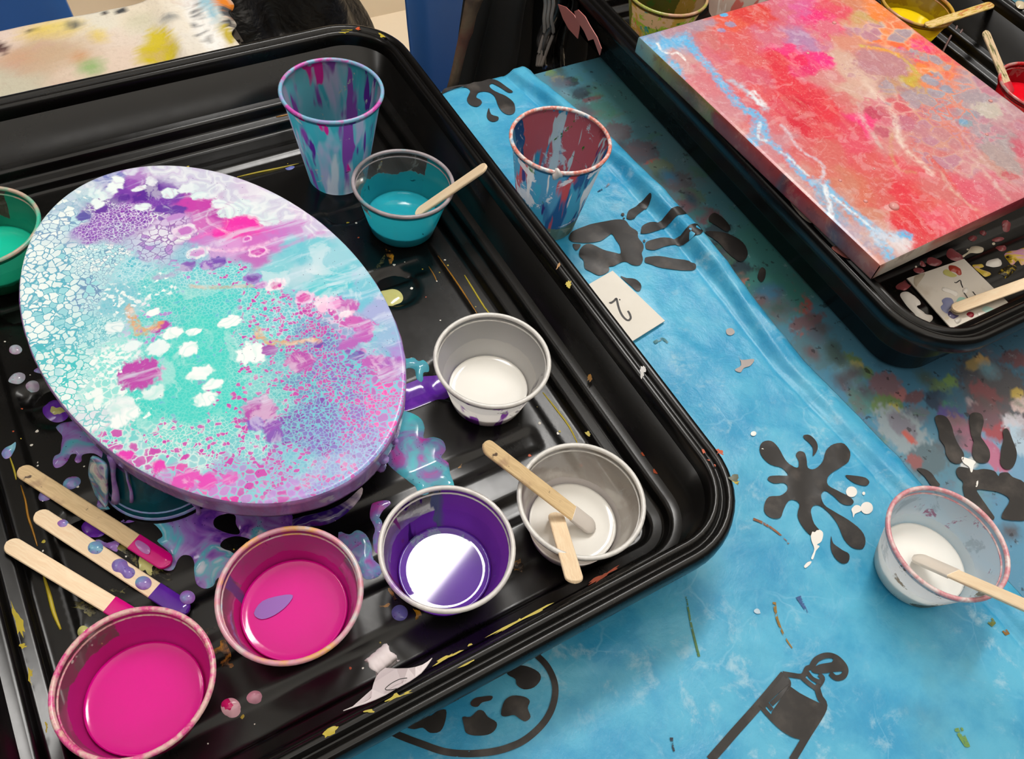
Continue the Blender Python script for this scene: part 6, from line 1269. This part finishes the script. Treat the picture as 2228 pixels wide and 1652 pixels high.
cardspot([(1200, 1000), (1250, 965), (1320, 975), (1350, 1030), (1330, 1080), (1290, 1120), (1270, 1165), (1210, 1130), (1185, 1080), (1215, 1045)], plain('slate_spot', S(140, 146, 184), .3), .0008)
cardspot([(1275, 1165), (1300, 1130), (1360, 1175), (1415, 1190), (1350, 1230), (1295, 1205)], plain('violet_spot', S(84, 76, 116), .2), .0014)
cardspot([(1385, 1000), (1420, 960), (1480, 965), (1500, 990), (1440, 1010), (1395, 1025)], plain('mint_stain', S(170, 216, 200), .5), .0003)
cardspot([(1700, 1120), (1740, 1070), (1830, 1095), (1870, 1140), (1780, 1155)], plain('mint_stain', S(180, 216, 206), .5), .0003)
cardspot([(1510, 1165), (1550, 1140), (1600, 1160), (1595, 1200), (1560, 1212), (1520, 1190)], plain('crimson_spot', S(150, 36, 52), .2), .0012)
cardspot(ellipse(1395, 1345, 42, 24, .1, 10), plain('dull_red_ring', S(170, 90, 90), .3), .0006)
cardspot([(1355, 1240), (1390, 1205), (1435, 1215), (1440, 1255), (1400, 1290), (1370, 1275)], plain('grey_white_spot', S(214, 206, 196), .2), .0014)
cardspot([(1640, 1150), (1690, 1150), (1745, 1190), (1720, 1215), (1690, 1240), (1665, 1200)], plain('grey_white_spot', S(216, 208, 198), .3), .0008)
cardspot([(860, 700), (930, 670), (990, 660), (960, 720), (900, 800), (880, 830), (850, 780)], plain('wet_beige', S(190, 176, 156), .2), .0008)
cardspot(ellipse(1262, 1222, 28, 22, 0, 8), cr_p, .0008)
# torn white label curling over the front rim of the left tray
lab_m = M('label_paper'); lab_mat = lab_m.done(lab_m.pbsdf(lab_m.mix(lab_m.noise(50, 4), S(226, 216, 218), S(214, 202, 206)), .45))
pts = q2([(766, 742), (735, 768), (700, 790), (650, 806), (600, 814), (520, 816), (440, 812), (405, 838), (380, 870), (362, 915), (350, 960), (342, 1005), (315, 1030), (280, 1050), (215, 1080), (150, 1107), (230, 1080), (300, 1058), (370, 1030), (440, 998), (500, 962), (560, 930), (610, 902), (650, 875), (690, 845), (722, 808), (745, 775)])
org0 = P(*pts[6], .03)
lab = thing('torn_label', 'torn white paper label curling against the front wall of the left tray', 'label', P(*q2([(400, 900)])[0], .032))
def lab_z(px, py):   # the sheet leans on the inner wall: the lower it is in the photo the nearer the rim
    lo = np.array([150, 1107.]); hi = np.array([766, 742.]); z_ = np.array(q2([tuple(lo)])[0]), np.array(q2([tuple(hi)])[0])
    d = (z_[1] - z_[0]) / np.linalg.norm(z_[1] - z_[0]); n_ = np.array([d[1], -d[0]]); s_ = (np.array([px, py]) - z_[0]) @ n_
    return .0608 - .0006 * max(s_, 0) + .00002 * s_ * s_ * 0
V = [P(x, y, lab_z(x, y)) for x, y in pts]
bm = bmesh.new(); f = bm.faces.new([bm.verts.new(v) for v in V]); bmesh.ops.triangulate(bm, faces=[f])
r = bmesh.ops.extrude_face_region(bm, geom=bm.faces[:]); bmesh.ops.translate(bm, verts=[v for v in r['geom'] if isinstance(v, bmesh.types.BMVert)], vec=(0, .0003, .0003)); bmesh.ops.recalc_face_normals(bm, faces=bm.faces)
obj('paper_sheet', bm_mesh(bm), lab, lab_mat, False)
# rolled end
p0, p1 = P(*q2([(352, 818)])[0], .034), P(*q2([(488, 702)])[0], .036)
ax = (p1 - p0).normalized(); u_ = ax.cross(Vector((0, 0, 1))).normalized(); v2_ = u_.cross(ax)
V, F = [], []; NS, NA = 10, 26
for i in range(NS + 1):
    for k in range(NA):
        th_ = k / (NA - 1) * 2 * math.pi * 1.35 + .6; rad = .0062 - .0012 * k / NA + .0002 * math.sin(i * 2.1 + k)
        V.append(p0.lerp(p1, i / NS) + u_ * math.cos(th_) * rad + v2_ * math.sin(th_) * rad + ax * (.0008 * math.sin(k * 1.7) if i in (0, NS) else 0))
for i in range(NS):
    for k in range(NA - 1): F.append((i * NA + k, i * NA + k + 1, (i + 1) * NA + k + 1, (i + 1) * NA + k))
o = obj('rolled_end', mesh([tuple(v) for v in V], F), lab, lab_mat); md = o.modifiers.new('t', 'SOLIDIFY'); md.thickness = .0004
pp = smooth(q2([(592, 878), (545, 884), (490, 910), (450, 940), (442, 958), (480, 960), (520, 950)]), 3, False)
obj('pen_stroke', tube([P(x, y, lab_z(x, y) + .0012) for x, y in pp], .00022, 5), lab, pen)

# ------------------------------------------------------------------ behind the table
# blue plastic chairs
blue_m = M('blue_chair_plastic'); bc_ = blue_m.mix(blue_m.noise(5, 3), S(62, 116, 196), S(74, 128, 206)); chair_mat = blue_m.done(blue_m.pbsdf(bc_, .38, blue_m.bump(blue_m.noise(300, 3), .15, .0004)))
steel = plain('grey_steel', S(110, 110, 112), .3, metal=1.0)
def chair(label, left, y, back=.22):
    """moulded chair, facing the table (-Y), its back panel starting at x=left"""
    o = thing('plastic_chair', label, 'chair', (left + .2, y - .18, -.75))
    w = .40; n, h_ = 14, 10
    X, Yv, Zv = [], [], []
    for j in range(h_ + 1):
        z = -.26 + (.36) * j / h_
        row = [(left + w * i / n + .004 * math.sin(j * .7), y + .045 * math.sin(math.pi * i / n) + .03 * j / h_, z + (-.012 * abs(2 * i / n - 1) ** 4 if j == h_ else 0)) for i in range(n + 1)]
        X.append([p[0] for p in row]); Yv.append([p[1] for p in row]); Zv.append([p[2] for p in row])
    b = obj('backrest', grid_mesh(np.array(X), np.array(Yv), np.array(Zv)), o, chair_mat); md = b.modifiers.new('t', 'SOLIDIFY'); md.thickness = .006
    s = obj('seat', box_mesh(left + .005, left + w - .005, y - .40, y + .01, -.315, -.300, .006), o, chair_mat)
    for sx in (left + .03, left + w - .03):
        for sy in (y - .37, y + .0): obj('leg', tube([(sx, sy, -.31), (sx + (.02 if sx > left + .2 else -.02), sy + (.03 if sy > y - .2 else -.03), -.749)], .011, 10), o, steel)
        obj('back_post', tube([(sx, y + .0, -.31), (sx, y + .015, -.23)], .011, 10), o, steel)
    return o
pA = PY(909, 60, .78)
chair('blue plastic chair beside the black coat, behind the far edge of the table', pA.x, .78)
pB = PY(150, 20, .98)
cb = chair('blue plastic chair behind the stained white cloth at top left', pB.x - .40, .98)
# black coat over the first chair, hanging in front of it
blk = M('black_coat_cloth'); ck_ = blk.mix(blk.noise(30, 4), (.006, .0055, .005, 1), (.014, .012, .011, 1)); coat_mat = blk.done(blk.pbsdf(ck_, .75))
yb = .70
coat = thing('coat', 'black coat hung on the chair behind the far end of the blue cloth', 'coat', (.46, yb, -.40))
L0, L1 = PY(1016, 0, yb), PY(976, 200, yb)
n, h_ = 60, 26; X = np.zeros((h_ + 1, n + 1)); Yv = X.copy(); Zv = X.copy()
for j in range(h_ + 1):
    z = .13 - .41 * j / h_
    t = (L0.z - z) / (L0.z - L1.z); xl = L0.x + (L1.x - L0.x) * min(max(t, -.8), 2.2); xr = .60 + .01 * math.sin(j * .6)
    for i in range(n + 1):
        u = i / n; X[j, i] = xl + (xr - xl) * u; Yv[j, i] = yb + .014 * math.sin(u * 17 + .6 * math.sin(j * .25)) + .008 * math.sin(u * 41 + j * .1) - .02 * (j / h_); Zv[j, i] = z
b = obj('coat_body', grid_mesh(X, Yv, Zv), coat, coat_mat); md = b.modifiers.new('t', 'SOLIDIFY'); md.thickness = .004
# brown lining turned out along its edge
V, F = [], []
edge_px = [((1018, -14), (1052, -14)), ((1013, 0), (1043, 4)), ((1010, 22), (1032, 30)), ((1006, 50), (1024, 68)), ((1001, 80), (1015, 88)), ((996, 108), (1009, 108)), ((990, 140), (1000, 145)), ((983, 172), (993, 175)), ((976, 196), (983, 198))]
for l, r_2 in edge_px:
    for k, (x, y) in enumerate((l, ((l[0] + r_2[0]) / 2, (l[1] + r_2[1]) / 2), r_2)): p = PY(x, y, yb - .026 - (.004 if k == 1 else 0)); V.append(tuple(p))
for j in range(len(edge_px) - 1):
    for k in range(2): F.append((j * 3 + k, j * 3 + k + 1, (j + 1) * 3 + k + 1, (j + 1) * 3 + k))
bm_ = M('brown_lining'); bn = bm_.noise(25, 4); br_mat = bm_.done(bm_.pbsdf(bm_.ramp(bn, [(.35, S(78, 60, 48)), (.5, S(122, 100, 78)), (.62, S(116, 74, 60)), (.7, S(60, 50, 40))]), .7))
o = obj('coat_lining', mesh(V, F), coat, br_mat); md = o.modifiers.new('t', 'SOLIDIFY'); md.thickness = .003
o['label'] = 'narrow brown lining along the coat edge'
# crumpled clear plastic hanging beside it
yp = .635
pz = thing('plastic_sheet', 'crumpled greyish plastic sheet with whitish folded edges, right of the black coat', 'plastic', (PY(1215, 120, yp).x, yp, -.2))
gm_ = M('grey_plastic_film'); gfl = gm_.noise(40, 4, gm_.warp(.03, 20, 3)); film_mat = gm_.done(gm_.pbsdf(gm_.ramp(gfl, [(.35, S(24, 24, 24)), (.5, S(46, 45, 44)), (.62, S(96, 92, 90)), (.68, S(40, 40, 40))]), .18))
n, h_ = 16, 16; X = np.zeros((h_ + 1, n + 1)); Yv = X.copy(); Zv = X.copy()
for j in range(h_ + 1):
    v = j / h_; 
    for i in range(n + 1):
        u = i / n; p = PY(1188 + 58 * u - 20 * v + 6 * math.sin(v * 7), -30 + 180 * v, yp + .012 * math.sin(u * 9 + v * 3))
        X[j, i], Yv[j, i], Zv[j, i] = p
b = obj('film', grid_mesh(X, Yv, Zv), pz, film_mat); md = b.modifiers.new('t', 'SOLIDIFY'); md.thickness = .001
fold_mat = plain('whitish_fold', S(150, 140, 134), .4)
for k, off in enumerate((0, 8, 17)):
    pts = [(1184 + off, -14), (1187 + off, 8), (1184 + off * .9, 40), (1185 + off * 1.1, 70), (1178 + off, 95), (1172 + off * .8, 120), (1169 + off * .5, 143)]
    obj('folded_edge', tube([PY(p[0], p[1], yp - .008 - .002 * k) for p in smooth(pts, 4, False)], .0019, 6), pz, fold_mat)
# paint-stained white cloth over a side bench
sc_z = -.002
bench = thing('side_bench', 'low bench under the stained white cloth at top left', 'bench', (-.15, .90, -.75))
obj('bench_top', box_mesh(-.62, .185, .735, .80, -.06, -.012, .003), bench, tmat, False)
for x in (-.58, .15):
    for yy2 in (.745, .79): obj('leg', box_mesh(x - .015, x + .015, yy2 - .012, yy2 + .012, -.75, -.06, .003), bench, tmat, False)
XR = lambda y: np.interp(y, [.60, .71, .75, .806], [.165, .1716, .181, .196])
ys2 = np.linspace(.66, .8075, 60); us = np.linspace(0, 1, 150)
SX = np.zeros((60, 150)); SY = SX.copy(); SZ = SX.copy()
for j, yv in enumerate(ys2):
    xr = XR(yv) + .003 * math.sin(yv * 160); SX[j] = -.64 + (xr + .64) * us; SY[j] = yv
SZ = sc_z + .0028 * fbm(SX * 9, SY * 14, 60, 3) + .006 * np.exp(-((SX - SY * 0 - .128) / .012) ** 2) * (1 + fbm(SX * 40, SY * 30, 61, 2)) - .012 * np.clip((SX - .172) / .02, 0, 1) ** 2
SZ = np.where(SY < .735, SZ - 1.2 * (.735 - SY) ** 1.5 - .0, SZ)
Ss = lambda x, y, c: (x, y, c, None, None, 0, 0, 0)
wc_ = (226, 214, 194)
base, line, spot = paint_map(np.c_[SX.ravel(), SY.ravel()], [Ss(20, 90, (222, 202, 190)), Ss(100, 110, (204, 184, 156)), Ss(60, 130, (196, 168, 146)), Ss(20, 180, (196, 190, 170)), Ss(150, 70, wc_), Ss(220, 50, (222, 216, 200)), Ss(260, 120, (220, 200, 184)), Ss(300, 40, wc_), Ss(330, 60, (214, 206, 190)), Ss(400, 50, (228, 220, 206)), Ss(450, 60, (226, 222, 214)), Ss(180, 140, (216, 196, 178)), Ss(250, 90, (222, 206, 192)), Ss(480, 60, (226, 214, 196))], sc_z,
    [(110, 66, .022, (222, 196, 96), .012, 0, 1.2), (135, 65, .012, (226, 206, 130), .01, 0, 1.4), (213, 78, .007, (222, 200, 120), .010, 0, 1.2), (350, 92, .012, (206, 186, 50), .024, 0, .5), (330, 105, .012, (206, 186, 60), .010, 0, .7), (345, 120, .016, (200, 180, 40), .014, 0, .5), (173, 125, .007, (206, 150, 106), .010, 0, 1.2), (60, 122, .016, (206, 150, 120), .010, 0, 1.4), (197, 145, .010, (150, 176, 120), .010, 0, 1.3), (110, 115, .03, (196, 168, 140), .02, 0, 1.6), (370, 48, .007, (150, 150, 146), .006, 0, 1.0), (305, 45, .012, (206, 200, 176), .012, 0, 1.2), (492, 4, .012, (226, 132, 40), .022, 0, .3), (500, 17, .009, (84, 82, 84), .012, 0, .3), (500, 45, .006, (70, 70, 72), .008, 0, .5), (493, 70, .006, (190, 170, 60), .016, 0, .5), (440, 12, .012, (150, 190, 206), .03, 0, .8), (445, 60, .010, (236, 234, 230), .06, 0, .6), (262, 25, .004, (70, 72, 74), .004), (232, 30, .003, (60, 62, 64)), (71, 67, .003, (60, 60, 60), .003), (160, 55, .006, (110, 110, 100), .006, 0, 1.2), (0, 105, .006, (90, 66, 64), .01)],
    [([(418, 20), (425, 60), (440, 95)], .0016, (70, 74, 82), .8, .8), ([(430, 10), (440, 50), (455, 90)], .0014, (80, 84, 90), .8, .7)], wamp=.010, wscale=60, seed=30, e=.012)
me = grid_mesh(SX, SY, SZ); set_attr(me, 'base', base)
m = M('stained_white_cotton'); b, _ = m.attr('base'); c = m.mix(m.math('MULTIPLY', m.sstep(m.noise(260, 4), .5, .7), .15), b, S(170, 150, 130)); c = m.mix(m.math('MULTIPLY', m.sstep(m.noise(28, 5, m.warp(.02, 30)), .58, .72), .35), c, S(196, 160, 150))
scm = m.done(m.pbsdf(c, .9, m.bump(m.noise(420, 4), .5, .001), spec=.2))
o = obj('dust_sheet', me, None, scm); tag(o, 'white cotton cloth with yellow, orange and grey paint stains, at the top left', 'cloth'); md = o.modifiers.new('t', 'SOLIDIFY'); md.thickness = .002
# black plastic sack in the gap
sk = M('black_sack_film'); sack_mat = sk.done(sk.pbsdf(sk.mix(sk.noise(12, 3), (.008, .007, .006, 1), (.016, .013, .011, 1)), sk.math('ADD', .22, sk.math('MULTIPLY', sk.noise(9, 3), .3)), sk.bump(sk.noise(28, 4, sk.warp(.05, 12, 3)), .8, .012)))
bm = bmesh.new(); bmesh.ops.create_icosphere(bm, subdivisions=5, radius=1)
sc_c = PY(622, 80, .93)
for v in bm.verts:
    d = v.co.copy(); k = 1 + .10 * math.sin(d.x * 7 + d.z * 3) * math.cos(d.y * 6) + .05 * math.sin(d.z * 13 + d.x * 9)
    v.co = Vector((sc_c.x + d.x * .135 * k, .96 + d.y * .10 * k, -.40 + d.z * .35 * (k if d.z > -.5 else 1)))
sack = thing('plastic_sack', 'shiny black plastic sack standing behind the left tray', 'bag', (sc_c.x, .96, -.75))
obj('sack_body', bm_mesh(bm), sack, sack_mat)
bm = bmesh.new(); bmesh.ops.create_cone(bm, segments=14, radius1=.03, radius2=.055, depth=.07, cap_ends=False)
for v in bm.verts: a2 = math.atan2(v.co.y, v.co.x); v.co = Vector((v.co.x * (1 + .3 * math.sin(a2 * 5)), v.co.y * (1 + .3 * math.cos(a2 * 4)), v.co.z)) + Vector((sc_c.x - .02, .96, -.02))
o = obj('gathered_neck', bm_mesh(bm), sack, sack_mat); md = o.modifiers.new('t', 'SOLIDIFY'); md.thickness = .003
# white bucket on the floor, dark shoe toes beside it
pbk = P(195, -70, -.40)
bk = thing('bucket', 'cream plastic bucket on the floor, rim showing at the top edge', 'bucket', (pbk.x, pbk.y, -.75))
cream = plain('cream_plastic', S(230, 214, 190), .35)
prof_b = [(0, 0), (.13, 0), (.14, .01), (.155, .30), (.163, .30), (.165, .345), (.160, .35), (.152, .345), (.148, .30), (.133, .012), (0, .012)]
o = obj('bucket_body', lathe(prof_b, 56), bk, cream, True, False)
o2 = obj('bucket_rib', lathe([(.158, .27), (.166, .272), (.166, .285), (.157, .287)], 56), bk, cream, True, False)
